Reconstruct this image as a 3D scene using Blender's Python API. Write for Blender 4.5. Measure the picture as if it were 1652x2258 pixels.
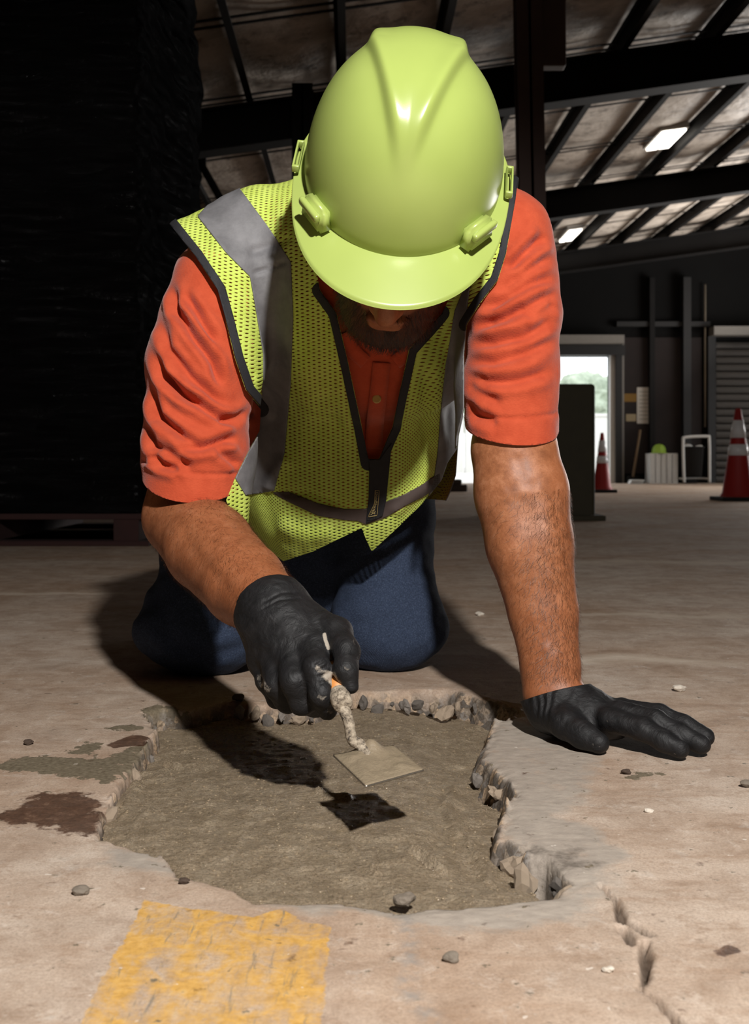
import bpy, bmesh, math, random
import numpy as np
from mathutils import Vector, Matrix
random.seed(7)
RNG = np.random.default_rng(7)
for o in list(bpy.data.objects):
    bpy.data.objects.remove(o, do_unlink=True)
SC = bpy.context.scene
COL = SC.collection

# ------------------------------------------------------------------ camera, light, exposure
FPX, CX, CY, CAMZ = 2400.0, 826.0, 1020.0, 0.33      # focal length in px of a 1652x2258 frame, horizon row 1020
cam_d = bpy.data.cameras.new('camera')
cam = bpy.data.objects.new('camera', cam_d); COL.objects.link(cam)
cam.location = (0, 0, CAMZ); cam.rotation_euler = (math.radians(90), 0, 0)
cam_d.sensor_fit = 'HORIZONTAL'; cam_d.sensor_width = 24.0
cam_d.lens = 24.0*FPX/1652.0
cam_d.shift_y = -(1129.0-CY)/1652.0
cam_d.clip_start = 0.02; cam_d.clip_end = 300
cam_d.dof.use_dof = True; cam_d.dof.focus_distance = 1.22; cam_d.dof.aperture_fstop = 11.0
SC.camera = cam
SC.view_settings.view_transform = 'Standard'; SC.view_settings.look = 'None'
SC.view_settings.gamma = 1.0; SC.view_settings.use_curve_mapping = False
SC.view_settings.exposure = 0.0
world = bpy.data.worlds.new('overcast_sky'); SC.world = world; world.use_nodes = True
bg = world.node_tree.nodes['Background']
bg.inputs[0].default_value = (0.93, 0.97, 1.0, 1); bg.inputs[1].default_value = 2.4

def lamp(name, kind, loc, aim, energy, color=(1, 1, 1), **kw):
    d = bpy.data.lights.new(name, kind); d.energy = energy; d.color = color
    for k, v in kw.items(): setattr(d, k, v)
    o = bpy.data.objects.new(name, d); COL.objects.link(o); o.location = loc
    o.rotation_euler = (Vector(aim)-Vector(loc)).to_track_quat('-Z', 'Y').to_euler()
    return o
# photographer's flash, held up and to the right of the lens
lamp('flash', 'SPOT', (0.34, -0.45, 1.42), (-0.02, 1.15, 0.25), 272, (1.0, 0.97, 0.935),
     shadow_soft_size=0.042, spot_size=math.radians(96), spot_blend=0.35)
# added area lamp at an unseen side opening, aimed up to brighten the roof
lamp('added_roof_fill', 'AREA', (7.75, 14.4, 1.35), (4.8, 11.6, 4.8), 400, (1.0, 0.96, 0.92),
     shape='RECTANGLE', size=4.4, size_y=2.3)

# ------------------------------------------------------------------ helpers
def W(px, py, Y):
    return np.array([(px-CX)/FPX*Y, Y, CAMZ-(py-CY)/FPX*Y])
def G(px, py, z=0.0):
    Y = (CAMZ-z)*FPX/(py-CY)
    return np.array([(px-CX)/FPX*Y, Y, z])
def proj(P):
    return np.stack([CX+FPX*P[:, 0]/P[:, 1], CY-FPX*(P[:, 2]-CAMZ)/P[:, 1]], -1)

def tag(o, label=None, cat=None, group=None, kind=None):
    if label: o['label'] = label
    if cat: o['category'] = cat
    if group: o['group'] = group
    if kind: o['kind'] = kind
    return o
def mesh_obj(name, V, F, mat=None, parent=None, smooth=True, **kw):
    me = bpy.data.meshes.new(name)
    V = np.asarray(V, dtype=np.float64)
    if isinstance(F, np.ndarray):
        n, k = F.shape
        me.vertices.add(len(V)); me.vertices.foreach_set('co', V.astype(np.float32).ravel())
        me.loops.add(n*k); me.loops.foreach_set('vertex_index', F.astype(np.int32).ravel())
        me.polygons.add(n); me.polygons.foreach_set('loop_start', np.arange(0, n*k, k, dtype=np.int32))
        me.polygons.foreach_set('loop_total', np.full(n, k, dtype=np.int32))
        me.update(calc_edges=True); me.validate()
    else:
        me.from_pydata([tuple(v) for v in V], [], [tuple(f) for f in F]); me.update()
    if smooth: me.polygons.foreach_set('use_smooth', np.ones(len(me.polygons), dtype=bool))
    if mat: me.materials.append(mat)
    o = bpy.data.objects.new(name, me); COL.objects.link(o)
    if parent: o.parent = parent
    return tag(o, **kw)
def add_attr(o, name, vals):
    a = o.data.attributes.new(name, 'FLOAT', 'POINT'); a.data.foreach_set('value', np.asarray(vals, dtype=np.float32))
def add_vec(o, name, vals):
    a = o.data.attributes.new(name, 'FLOAT_VECTOR', 'POINT'); a.data.foreach_set('vector', np.asarray(vals, dtype=np.float32).ravel())
def bm_obj(name, bm, mat=None, parent=None, smooth=False, bevel=0, seg=2, **kw):
    if bevel:
        bmesh.ops.bevel(bm, geom=list(bm.edges), offset=bevel, segments=seg, affect='EDGES', profile=0.5)
    bmesh.ops.recalc_face_normals(bm, faces=list(bm.faces))
    me = bpy.data.meshes.new(name); bm.to_mesh(me); bm.free()
    if smooth: me.polygons.foreach_set('use_smooth', np.ones(len(me.polygons), dtype=bool))
    if mat: me.materials.append(mat)
    o = bpy.data.objects.new(name, me); COL.objects.link(o)
    if parent: o.parent = parent
    return tag(o, **kw)
def box(bm, lo, hi, M=None):
    lo, hi = Vector(lo), Vector(hi)
    m = Matrix.Translation((lo+hi)/2) @ Matrix.Diagonal((*(hi-lo), 1))
    if M is not None: m = M @ m
    return bmesh.ops.create_cube(bm, size=1.0, matrix=m)['verts']
def boxes(name, lst, mat, parent=None, bevel=0, **kw):
    bm = bmesh.new()
    for lo, hi in lst: box(bm, lo, hi)
    return bm_obj(name, bm, mat, parent, bevel=bevel, **kw)
def empty(name, loc=(0, 0, 0), **kw):
    o = bpy.data.objects.new(name, None); COL.objects.link(o); o.location = loc
    o.empty_display_size = 0.05
    return tag(o, **kw)
def frame_along(pts):
    pts = np.asarray(pts, float); T = np.gradient(pts, axis=0); T /= np.linalg.norm(T, axis=1)[:, None]+1e-12
    up = np.array([0.13, 0.21, 0.97]); N = np.cross(T, up); N /= np.linalg.norm(N, axis=1)[:, None]+1e-12
    return T, N, np.cross(T, N)
def tube(pts, rad, n=12, cap=True):
    pts = np.asarray(pts, float); rad = np.broadcast_to(np.asarray(rad, float), (len(pts),))
    T, N, B = frame_along(pts)
    a = np.linspace(0, 2*np.pi, n, endpoint=False)
    V = (pts[:, None]+rad[:, None, None]*(np.cos(a)[None, :, None]*N[:, None]+np.sin(a)[None, :, None]*B[:, None])).reshape(-1, 3)
    F = []
    for i in range(len(pts)-1):
        for j in range(n):
            k = (j+1) % n
            F.append((i*n+j, i*n+k, (i+1)*n+k, (i+1)*n+j))
    if cap: F += [tuple(range(n-1, -1, -1)), tuple((len(pts)-1)*n+np.arange(n))]
    return V, F
def lathe(prof, n=32, M=None):
    V = []; F = []
    a = np.linspace(0, 2*np.pi, n, endpoint=False)
    for r, z in prof: V += [(r*math.cos(t), r*math.sin(t), z) for t in a]
    for i in range(len(prof)-1):
        for j in range(n):
            k = (j+1) % n
            F.append((i*n+j, i*n+k, (i+1)*n+k, (i+1)*n+j))
    V = np.array(V)
    if M is not None: V = V @ np.array(M.to_3x3()).T+np.array(M.translation)
    return V, F
def spline(ctrl, n):
    ctrl = np.asarray(ctrl, float); m = len(ctrl)
    P = np.vstack([2*ctrl[0]-ctrl[1], ctrl, 2*ctrl[-1]-ctrl[-2]])
    out = []
    for t in np.linspace(0, m-1-1e-9, n):
        i = int(t); f = t-i; a, b, c, d = P[i], P[i+1], P[i+2], P[i+3]
        out.append(0.5*((2*b)+(c-a)*f+(2*a-5*b+4*c-d)*f*f+(3*b-a-3*c+d)*f**3))
    return np.array(out)

# numpy value noise
_perm = RNG.random((64, 64, 64)).astype(np.float32)
def vnoise(P, scale):
    Q = np.asarray(P, np.float32)*scale+1000.3
    I = np.floor(Q).astype(np.int32); f = Q-I; f = f*f*(3-2*f)
    r = 0
    for dx in (0, 1):
        for dy in (0, 1):
            for dz in (0, 1):
                w = (f[:, 0] if dx else 1-f[:, 0])*(f[:, 1] if dy else 1-f[:, 1])*(f[:, 2] if dz else 1-f[:, 2])
                r = r+w*_perm[(I[:, 0]+dx) & 63, (I[:, 1]+dy) & 63, (I[:, 2]+dz) & 63]
    return r*2-1
def fbm(P, scale, oct=3):
    r = 0; a = 1
    for i in range(oct): r = r+a*vnoise(P, scale*2**i); a *= 0.5
    return r
def sstep(a, b, x):
    t = np.clip((x-a)/(b-a), 0, 1); return t*t*(3-2*t)

# 2-D polygon / polyline distances (pixel or ground plane)
def seg_dist(P, a, b):
    ab = b-a; t = np.clip(((P-a) @ ab)/(ab @ ab+1e-12), 0, 1)
    return np.linalg.norm(P-a-t[:, None]*ab, axis=1), t
def pline(P, pts):
    pts = np.asarray(pts, float); best = np.full(len(P), 1e9); arc = np.zeros(len(P)); L = 0
    ls = np.linalg.norm(np.diff(pts, axis=0), axis=1); tot = ls.sum()
    for i in range(len(pts)-1):
        d, t = seg_dist(P, pts[i], pts[i+1]); m = d < best
        best = np.where(m, d, best); arc = np.where(m, (L+t*ls[i])/tot, arc); L += ls[i]
    return best, arc
def poly_sd(P, pts):                                   # negative inside
    pts = np.asarray(pts, float); n = len(pts); ins = np.zeros(len(P), bool); best = np.full(len(P), 1e9)
    for i in range(n):
        a, b = pts[i], pts[(i+1) % n]
        best = np.minimum(best, seg_dist(P, a, b)[0])
        c = ((a[1] > P[:, 1]) != (b[1] > P[:, 1]))
        with np.errstate(divide='ignore', invalid='ignore'):
            x = (b[0]-a[0])*(P[:, 1]-a[1])/(b[1]-a[1]+1e-15)+a[0]
        ins ^= c & (P[:, 0] < x)
    return np.where(ins, -best, best)

# signed distance modelling
def smin(a, b, k):
    h = np.clip(0.5+0.5*(b-a)/k, 0, 1)
    return b*(1-h)+a*h-k*h*(1-h)
def cap(P, a, b, ra, rb, flat=None, kf=1.0):
    a = np.asarray(a, np.float32); b = np.asarray(b, np.float32); ab = b-a
    pa = P-a; t = np.clip((pa @ ab)/(ab @ ab), 0, 1)
    q = pa-t[:, None]*ab
    if flat is not None:
        n = np.asarray(flat, np.float32); n = n/np.linalg.norm(n); s = q @ n
        q = q+(s*(1/kf-1))[:, None]*n
    return np.linalg.norm(q, axis=1)-(ra+(rb-ra)*t)
def chain(P, pts, rad, k=0.006, flat=None, kf=1.0):
    d = None
    for i in range(len(pts)-1):
        e = cap(P, pts[i], pts[i+1], rad[i], rad[i+1], flat, kf)
        d = e if d is None else smin(d, e, k)
    return d
def ell(P, c, r, R=None):
    q = P-np.asarray(c, np.float32)
    if R is not None: q = q @ np.asarray(R, np.float32)
    r = np.asarray(r, np.float32)
    k0 = np.linalg.norm(q/r, axis=1); k1 = np.linalg.norm(q/(r*r), axis=1)+1e-9
    return k0*(k0-1)/k1
def surf(f, lo, hi, h):
    lo = np.asarray(lo, np.float32); hi = np.asarray(hi, np.float32)
    n = (np.ceil((hi-lo)/(4*h)).astype(int)+1)
    ax = [lo[i]+(np.arange(n[i])*4+1.5)*h for i in range(3)]
    C = np.stack(np.meshgrid(*ax, indexing='ij'), -1).reshape(-1, 3).astype(np.float32)
    dc = f(C).reshape(n)
    D = np.repeat(np.repeat(np.repeat(dc, 4, 0), 4, 1), 4, 2).astype(np.float32)
    m = np.abs(D) < 8.5*h
    idx = np.argwhere(m)
    D[m] = f((lo+idx*h).astype(np.float32))
    N = D.shape; S = D < 0
    vid = np.full((N[0]-1, N[1]-1, N[2]-1), -1, np.int64)
    cnt = np.zeros(vid.shape, np.float32); acc = np.zeros(vid.shape+(3,), np.float32)
    def sl(o): return tuple(slice(o[i], N[i]-1+o[i]) for i in range(3))
    for axis in range(3):
        oth = [i for i in range(3) if i != axis]
        for u in (0, 1):
            for v in (0, 1):
                o0 = [0, 0, 0]; o0[oth[0]] = u; o0[oth[1]] = v; o1 = list(o0); o1[axis] = 1
                A, B = D[sl(o0)], D[sl(o1)]; c = (A < 0) != (B < 0)
                t = A[c]/(A[c]-B[c]); cnt[c] += 1
                p = np.zeros((len(t), 3), np.float32); p[:, oth[0]] = u; p[:, oth[1]] = v; p[:, axis] = t
                acc[c] += p
    act = cnt > 0; ids = np.argwhere(act); vid[act] = np.arange(len(ids))
    V = lo+(ids+acc[act]/cnt[act][:, None])*h
    Q = []
    for axis in range(3):
        s0 = [slice(None)]*3; s1 = [slice(None)]*3; s0[axis] = slice(0, -1); s1[axis] = slice(1, None)
        c = S[tuple(s0)] != S[tuple(s1)]
        e = np.argwhere(c); u, v = [(1, 2), (2, 0), (0, 1)][axis]
        ok = (e[:, u] > 0) & (e[:, v] > 0) & (e[:, u] < N[u]-1) & (e[:, v] < N[v]-1); e = e[ok]
        inside = S[tuple(e.T)]
        def at(du, dv):
            k = e.copy(); k[:, u] -= du; k[:, v] -= dv; return vid[tuple(k.T)]
        q = np.stack([at(1, 1), at(0, 1), at(0, 0), at(1, 0)], -1)
        q[~inside] = q[~inside][:, ::-1]
        Q.append(q)
    Q = np.concatenate(Q); Q = Q[(Q >= 0).all(1)]
    return V.astype(np.float64), Q
def tris(Q):
    return np.concatenate([Q[:, [0, 1, 2]], Q[:, [0, 2, 3]]]) if Q.shape[1] == 4 else Q
def vnormals(V, T):
    n = np.cross(V[T[:, 1]]-V[T[:, 0]], V[T[:, 2]]-V[T[:, 0]]); N = np.zeros_like(V)
    for i in range(3): np.add.at(N, T[:, i], n)
    return N/(np.linalg.norm(N, axis=1)[:, None]+1e-12)
def smooth_mesh(V, T, it=2, w=0.5):
    E = np.concatenate([T[:, [0, 1]], T[:, [1, 2]], T[:, [2, 0]]]); E = np.concatenate([E, E[:, ::-1]])
    deg = np.bincount(E[:, 0], minlength=len(V))[:, None]+1e-9
    for _ in range(it):
        A = np.zeros_like(V)
        for k in range(3): A[:, k] = np.bincount(E[:, 0], V[E[:, 1], k], minlength=len(V))
        V = V+w*(A/deg-V)
    return V
def clip(V, T, g, extra=()):
    """keep the part of a triangle mesh where g > 0, cutting triangles exactly; extra = per-vertex arrays carried along"""
    s = g > 0; c = s[T].sum(1)
    out = [T[c == 3]]; nv = []; key = {}; base = len(V); ia = []; ib = []; tt = []
    def cutv(i, j):
        k = (i, j) if i < j else (j, i)
        if k not in key:
            t = g[k[0]]/(g[k[0]]-g[k[1]]); t = min(max(t, 0.02), 0.98)
            key[k] = base+len(ia); ia.append(k[0]); ib.append(k[1]); tt.append(t)
        return key[k]
    new = []
    for t in T[(c == 1) | (c == 2)]:
        t = [int(x) for x in t]
        if s[t].sum() == 1:
            while not s[t[0]]: t = t[1:]+t[:1]
            new.append((t[0], cutv(t[0], t[1]), cutv(t[0], t[2])))
        else:
            while s[t[0]]: t = t[1:]+t[:1]
            a, b = cutv(t[0], t[1]), cutv(t[0], t[2])
            new += [(a, t[1], t[2]), (a, t[2], b)]
    if new: out.append(np.array(new))
    T2 = np.concatenate(out)
    ext = list(extra)
    if ia:
        ia, ib, tt = np.array(ia), np.array(ib), np.array(tt)
        V = np.vstack([V, V[ia]+(V[ib]-V[ia])*tt[:, None]])
        ext = [np.concatenate([e, (e[ia].T+(e[ib]-e[ia]).T*tt).T]) for e in ext]
    used = np.unique(T2); mp = np.full(len(V), -1); mp[used] = np.arange(len(used))
    return (V[used], mp[T2]) + tuple(e[used] for e in ext)
def solidify(o, th, off=-1.0):
    m = o.modifiers.new('thickness', 'SOLIDIFY'); m.thickness = th; m.offset = off; m.use_even_offset = False
    return o

# ------------------------------------------------------------------ materials
def nt(name):
    m = bpy.data.materials.new(name); m.use_nodes = True
    t = m.node_tree; b = t.nodes['Principled BSDF']; return m, t, b
def nd(t, typ, ins=None, **kw):
    n = t.nodes.new(typ)
    for k, v in kw.items(): setattr(n, k, v)
    for k, v in (ins or {}).items():
        if hasattr(v, 'is_output') or isinstance(v, bpy.types.NodeSocket): t.links.new(v, n.inputs[k])
        else: n.inputs[k].default_value = v
    return n
def c4(c): return (c[0], c[1], c[2], 1.0)
def s2l(r, g, b):
    f = lambda x: (x/255/12.92) if x/255 <= 0.04045 else ((x/255+0.055)/1.055)**2.4
    return (f(r), f(g), f(b))
def ramp(t, fac, stops):
    n = nd(t, 'ShaderNodeValToRGB', {0: fac}); e = n.color_ramp.elements
    while len(e) < len(stops): e.new(0.5)
    for i, (p, c) in enumerate(stops): e[i].position = p; e[i].color = c4(c)
    return n.outputs[0]
def noise(t, scale, detail=4, rough=0.6, vec=None, dist=0.0):
    n = nd(t, 'ShaderNodeTexNoise', {'Scale': scale, 'Detail': detail, 'Roughness': rough, 'Distortion': dist})
    if vec is None: vec = nd(t, 'ShaderNodeTexCoord').outputs['Object']
    t.links.new(vec, n.inputs['Vector']); return n.outputs['Fac']
def mix(t, fac, a, b, mode='MIX'):
    n = nd(t, 'ShaderNodeMix', data_type='RGBA', blend_type=mode)
    for k, v in ((0, fac), (6, a), (7, b)):
        if isinstance(v, bpy.types.NodeSocket): t.links.new(v, n.inputs[k])
        else: n.inputs[k].default_value = c4(v) if k > 0 and not isinstance(v, (int, float)) else v
    return n.outputs[2]
def mth(t, op, a, b=0.0, c=0.0):
    n = nd(t, 'ShaderNodeMath', operation=op)
    for i, v in enumerate((a, b, c)):
        if isinstance(v, bpy.types.NodeSocket): t.links.new(v, n.inputs[i])
        else: n.inputs[i].default_value = v
    return n.outputs[0]
def bump(t, b, h, strength=0.3, dist=0.001, prev=None):
    n = nd(t, 'ShaderNodeBump', {'Strength': strength, 'Distance': dist, 'Height': h})
    if prev: t.links.new(prev, n.inputs['Normal'])
    t.links.new(n.outputs[0], b.inputs['Normal']); return n.outputs[0]
def attr(t, name): return nd(t, 'ShaderNodeAttribute', attribute_name=name)
def simple(name, col, rough=0.6, metal=0.0, var=0.15, scale=20, bmp=0.0, bscale=200, bdist=0.001, spec=None):
    m, t, b = nt(name)
    n = noise(t, scale)
    c = mix(t, n, tuple(x*(1-var) for x in col), tuple(min(1, x*(1+var)) for x in col))
    t.links.new(c, b.inputs['Base Color'])
    b.inputs['Roughness'].default_value = rough; b.inputs['Metallic'].default_value = metal
    if spec is not None: b.inputs['Specular IOR Level'].default_value = spec
    if bmp: bump(t, b, noise(t, bscale), bmp, bdist)
    return m
def emit(name, col, strength):
    m, t, b = nt(name); b.inputs['Base Color'].default_value = c4(col)
    b.inputs['Emission Color'].default_value = c4(col); b.inputs['Emission Strength'].default_value = strength
    return m
# ------------------------------------------------------------------ the floor with its broken-out hole
def gp(pts): return np.array([G(x, y)[:2] for x, y in pts])
HOLE = gp([(318, 1572), (360, 1560), (420, 1566), (470, 1552), (520, 1546), (600, 1556), (690, 1556), (780, 1527), (880, 1522), (990, 1520),
           (1070, 1540), (1150, 1560), (1150, 1578), (1098, 1592), (1078, 1630), (1062, 1668), (1090, 1690), (1138, 1742), (1128, 1790), (1104, 1818),
           (1112, 1850), (1165, 1868), (1182, 1896), (1230, 1912), (1262, 1948), (1226, 1976), (1150, 1984), (1050, 1994), (960, 2003), (880, 2014),
           (830, 2002), (760, 1994), (640, 1988), (560, 1989), (520, 1960), (470, 1944), (392, 1926), (350, 1888), (262, 1860), (214, 1850),
           (222, 1800), (256, 1738), (290, 1690), (318, 1655), (342, 1612)])
MORTAR = gp([(318, 1572), (420, 1566), (520, 1540), (690, 1545), (780, 1520), (990, 1515), (1160, 1550), (1160, 1575), (1100, 1600), (1070, 1640),
             (1040, 1700), (1140, 1760), (1110, 1820), (1100, 1850), (1130, 1890), (1160, 1940), (1190, 1975), (1150, 1990), (1050, 2005), (960, 2013), (880, 2024),
             (760, 2004), (640, 1998), (550, 1999), (510, 1970), (392, 1936), (350, 1898), (262, 1866), (240, 1846), (250, 1780), (275, 1738), (290, 1690), (318, 1655), (342, 1612)])
def axis_pts(a, b, h, lo, hi, g=1.25):
    x = list(np.arange(a, b+1e-6, h)); s = h
    while x[-1] < hi: s = min(s*g, 0.9); x.append(min(hi, x[-1]+s))
    s = h
    while x[0] > lo: s = min(s*g, 0.9); x.insert(0, max(lo, x[0]-s))
    return np.array(x)
XW0, XW1, YW0, YW1 = -6.0, 8.0, -2.6, 17.6
xs = axis_pts(-0.44, 0.40, 0.0023, XW0, XW1); ys = axis_pts(0.60, 1.56, 0.0023, YW0, YW1)
GX, GY = np.meshgrid(xs, ys)
P2 = np.stack([GX.ravel(), GY.ravel()], -1); P3 = np.column_stack([P2, np.zeros(len(P2))])
near = (P2[:, 0] > -0.6) & (P2[:, 0] < 0.6) & (P2[:, 1] > 0.4) & (P2[:, 1] < 1.75)
NP2, NP3 = P2[near], P3[near]
def full(v, d=0.0):
    o = np.full(len(P2), d); o[near] = v; return o
edge_n = 0.0050*fbm(NP3, 28)+0.0018*vnoise(NP3, 80)
sd = poly_sd(NP2, HOLE)+edge_n
rightness = sstep(0.07, 0.12, NP2[:, 0])*sstep(0.80, 0.88, NP2[:, 1])
wallw = 0.009+0.016*rightness
z = -0.055*sstep(0, 1, np.clip(-sd/wallw, 0, 1))
onwall = sstep(0.004, -0.003, sd)*sstep(-0.05, -0.02, sd)
z += onwall*(0.008*fbm(NP3, 55)+0.004*vnoise(NP3, 130))*(0.25+0.75*sstep(0.86, 0.92, NP2[:, 1]))
pit = poly_sd(NP2, gp([(1165, 1885), (1205, 1890), (1238, 1925), (1226, 1974), (1180, 1978), (1158, 1935)]))
z -= 0.085*sstep(0.002, -0.008, pit)
z += sstep(0.0, 0.012, sd)*(0.0006*fbm(NP3, 20))-sstep(0.012, 0.0, np.abs(sd))*0.0015
# cracks
CR = [([(1318, 1950), (1362, 1986), (1368, 2030), (1402, 2042), (1436, 2062)], 0.0030), ([(1370, 2048), (1398, 2078)], 0.0034),
      ([(1424, 2076), (1427, 2130), (1414, 2178), (1452, 2204), (1504, 2262)], 0.0030),
      ([(884, 2016), (905, 2078), (908, 2132), (898, 2180), (930, 2222), (966, 2262)], 0.0016)]
crack = np.zeros(len(NP2)); ckl = np.zeros(len(NP2))
for i, (pl, w) in enumerate(CR):
    d, t = pline(NP2+0.0022*np.stack([vnoise(NP3, 60), vnoise(NP3+7, 60)], -1), gp(pl))
    wv = w*(0.75+0.7*vnoise(NP3, 45))
    m = sstep(wv*1.5, wv*0.3, d)*(wv > 0)
    if i < 3: crack = np.maximum(crack, m)
    else: ckl = np.maximum(ckl, sstep(0.012, 0.0, d)*0.6)
z -= 0.011*crack
FZ = full(z)
FV = np.column_stack([P2, FZ])
nx, ny = len(xs), len(ys)
ii = (np.arange(ny-1)[:, None]*nx+np.arange(nx-1)[None]).ravel()
FQ = np.stack([ii, ii+1, ii+1+nx, ii+nx], -1)
def region(pts, soft=0.012): return sstep(soft, -soft, poly_sd(NP2, gp(pts)))
paint = region([(318, 1984), (400, 2000), (470, 2012), (560, 2022), (620, 2004), (660, 2030), (727, 2045), (722, 2110), (708, 2300), (160, 2300), (230, 2150), (280, 2060)], 0.006)
wet = np.maximum(region([(-30, 1815), (40, 1772), (100, 1748), (190, 1750), (222, 1780), (228, 1832), (190, 1842), (140, 1836), (90, 1818), (40, 1818)], 0.022),
                 region([(235, 1642), (290, 1620), (330, 1624), (322, 1642), (255, 1648)], 0.006))
wet = np.maximum(wet, region([(1570, 2094), (1605, 2084), (1632, 2096), (1600, 2110), (1575, 2106)], 0.004))
smear = np.zeros(len(NP2))
for pl in ([(-40, 1690), (60, 1668), (230, 1674), (300, 1642), (334, 1640), (300, 1690), (232, 1728), (180, 1716), (100, 1706), (10, 1698)],
           [(150, 1662), (186, 1636), (224, 1640), (204, 1664)], [(308, 1570), (345, 1553), (420, 1566), (430, 1585), (345, 1606)],
           [(1372, 1716), (1410, 1704), (1458, 1706), (1410, 1718)], [(225, 1606), (290, 1598), (318, 1606), (280, 1614)]):
    smear = np.maximum(smear, region(pl, 0.012))
grey = np.zeros(len(NP2))
for pl in ([(1085, 1575), (1160, 1596), (1320, 1665), (1290, 1760), (1235, 1800), (1320, 1830), (1380, 1885), (1350, 1950), (1250, 1970), (1150, 1900), (1100, 1840), (1120, 1750), (1040, 1680)],
           [(640, 1985), (900, 1985), (1200, 1968), (1350, 1960), (1270, 2030), (1100, 2056), (950, 2050), (880, 2034), (760, 2012), (640, 2020)],
           [(235, 1868), (350, 1882), (400, 1925), (300, 1918), (228, 1904)]):
    grey = np.maximum(grey, region(pl, 0.02))
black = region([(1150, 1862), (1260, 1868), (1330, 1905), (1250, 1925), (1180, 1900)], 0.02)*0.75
broken = sstep(0.001, -0.004, sd)

m, t, b = nt('concrete_floor')
tc = nd(t, 'ShaderNodeTexCoord').outputs['Object']
n_big = noise(t, 2.3, 5, 0.6, tc); n_mid = noise(t, 14, 6, 0.7, tc, 0.6); n_fine = noise(t, 420, 6, 0.85, tc)
strv = nd(t, 'ShaderNodeMapping', {'Vector': tc, 'Rotation': (0, 0, 0.25), 'Scale': (9, 60, 1)}).outputs[0]
n_str = noise(t, 1.0, 5, 0.65, strv)
base = ramp(t, n_mid, [(0.25, s2l(158, 139, 122)), (0.48, s2l(188, 171, 155)), (0.62, s2l(202, 187, 172)), (0.8, s2l(214, 201, 188))])
base = mix(t, ramp(t, n_big, [(0.35, (0, 0, 0)), (0.7, (1, 1, 1))]), base, mix(t, 1.0, base, s2l(222, 202, 184), 'MULTIPLY'))
base = mix(t, mth(t, 'MULTIPLY', ramp(t, n_str, [(0.52, (0, 0, 0)), (0.68, (1, 1, 1))]), 0.30), base, s2l(150, 118, 92))
base = mix(t, ramp(t, n_fine, [(0.32, (0.55,)*3), (0.56, (0, 0, 0))]), base, s2l(104, 88, 74))
base = mix(t, ramp(t, noise(t, 42, 6, 0.8, tc), [(0.34, (0.5,)*3), (0.48, (0, 0, 0))]), base, s2l(136, 110, 88))
base = mix(t, ramp(t, noise(t, 30, 6, 0.8, tc, 0.4), [(0.56, (0, 0, 0)), (0.7, (0.5,)*3)]), base, s2l(214, 202, 190))
def thr(name, amt=0.9, lo=0.45, hi=0.55, sc=90):
    a = attr(t, name).outputs['Fac']
    v = mth(t, 'ADD', a, mth(t, 'MULTIPLY', mth(t, 'SUBTRACT', noise(t, sc, 5, 0.65, tc), 0.5), amt))
    return ramp(t, v, [(lo, (0, 0, 0)), (hi, (1, 1, 1))]), a
g_, ga = thr('grey', 2.4, 0.25, 0.85, 30)
greyc = ramp(t, noise(t, 1.0, 5, 0.6, nd(t, 'ShaderNodeMapping', {'Vector': tc, 'Scale': (55, 110, 1)}).outputs[0]), [(0.25, s2l(140, 132, 123)), (0.75, s2l(176, 166, 154))])
base = mix(t, mth(t, 'MULTIPLY', g_, 0.85), base, greyc)
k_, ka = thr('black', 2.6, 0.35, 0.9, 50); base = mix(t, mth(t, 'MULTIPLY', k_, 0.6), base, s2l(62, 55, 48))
p_, pa = thr('paint', 1.6, 0.42, 0.58, 55)
wear = ramp(t, mth(t, 'ADD', noise(t, 34, 7, 0.72, tc, 0.8), mth(t, 'MULTIPLY', mth(t, 'SUBTRACT', noise(t, 1.0, 4, 0.6, nd(t, 'ShaderNodeMapping', {'Vector': tc, 'Scale': (60, 6, 1)}).outputs[0]), 0.5), 0.5)), [(0.42, (1, 1, 1)), (0.56, (0.5, 0.5, 0.5)), (0.68, (0.08, 0.08, 0.08))])
paintc = ramp(t, noise(t, 120, 5, 0.7, tc), [(0.3, s2l(172, 130, 60)), (0.55, s2l(204, 158, 80)), (0.75, s2l(206, 172, 112))])
base = mix(t, mth(t, 'MULTIPLY', mth(t, 'MULTIPLY', p_, wear), 0.92), base, paintc)
scuff = ramp(t, noise(t, 1.0, 6, 0.75, nd(t, 'ShaderNodeMapping', {'Vector': tc, 'Rotation': (0, 0, -0.35), 'Scale': (120, 14, 1)}).outputs[0]), [(0.57, (0, 0, 0)), (0.66, (1, 1, 1))])
base = mix(t, mth(t, 'MULTIPLY', mth(t, 'MULTIPLY', p_, scuff), 0.75), base, s2l(112, 108, 100))
s_, sa = thr('smear', 3.0, 0.44, 0.56, 60)
base = mix(t, s_, base, ramp(t, noise(t, 200, 4, 0.6, tc), [(0.3, s2l(96, 86, 70)), (0.7, s2l(132, 121, 102))]))
w_, wa = thr('wet', 2.6, 0.36, 0.62, 42); base = mix(t, mth(t, 'MULTIPLY', w_, 0.88), base, ramp(t, noise(t, 70, 6, 0.75, tc), [(0.35, s2l(52, 32, 22)), (0.55, s2l(80, 54, 40)), (0.7, s2l(122, 96, 78))]))
spk = ramp(t, noise(t, 75, 2, 0.5, tc), [(0.735, (0, 0, 0)), (0.75, (1, 1, 1))]); base = mix(t, mth(t, 'MULTIPLY', spk, 0.55), base, s2l(225, 215, 203))
dks = ramp(t, noise(t, 1.0, 3, 0.6, nd(t, 'ShaderNodeMapping', {'Vector': tc, 'Scale': (26, 95, 1)}).outputs[0]), [(0.70, (0, 0, 0)), (0.735, (1, 1, 1))]); base = mix(t, mth(t, 'MULTIPLY', dks, 0.55), base, s2l(86, 62, 48))
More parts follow.
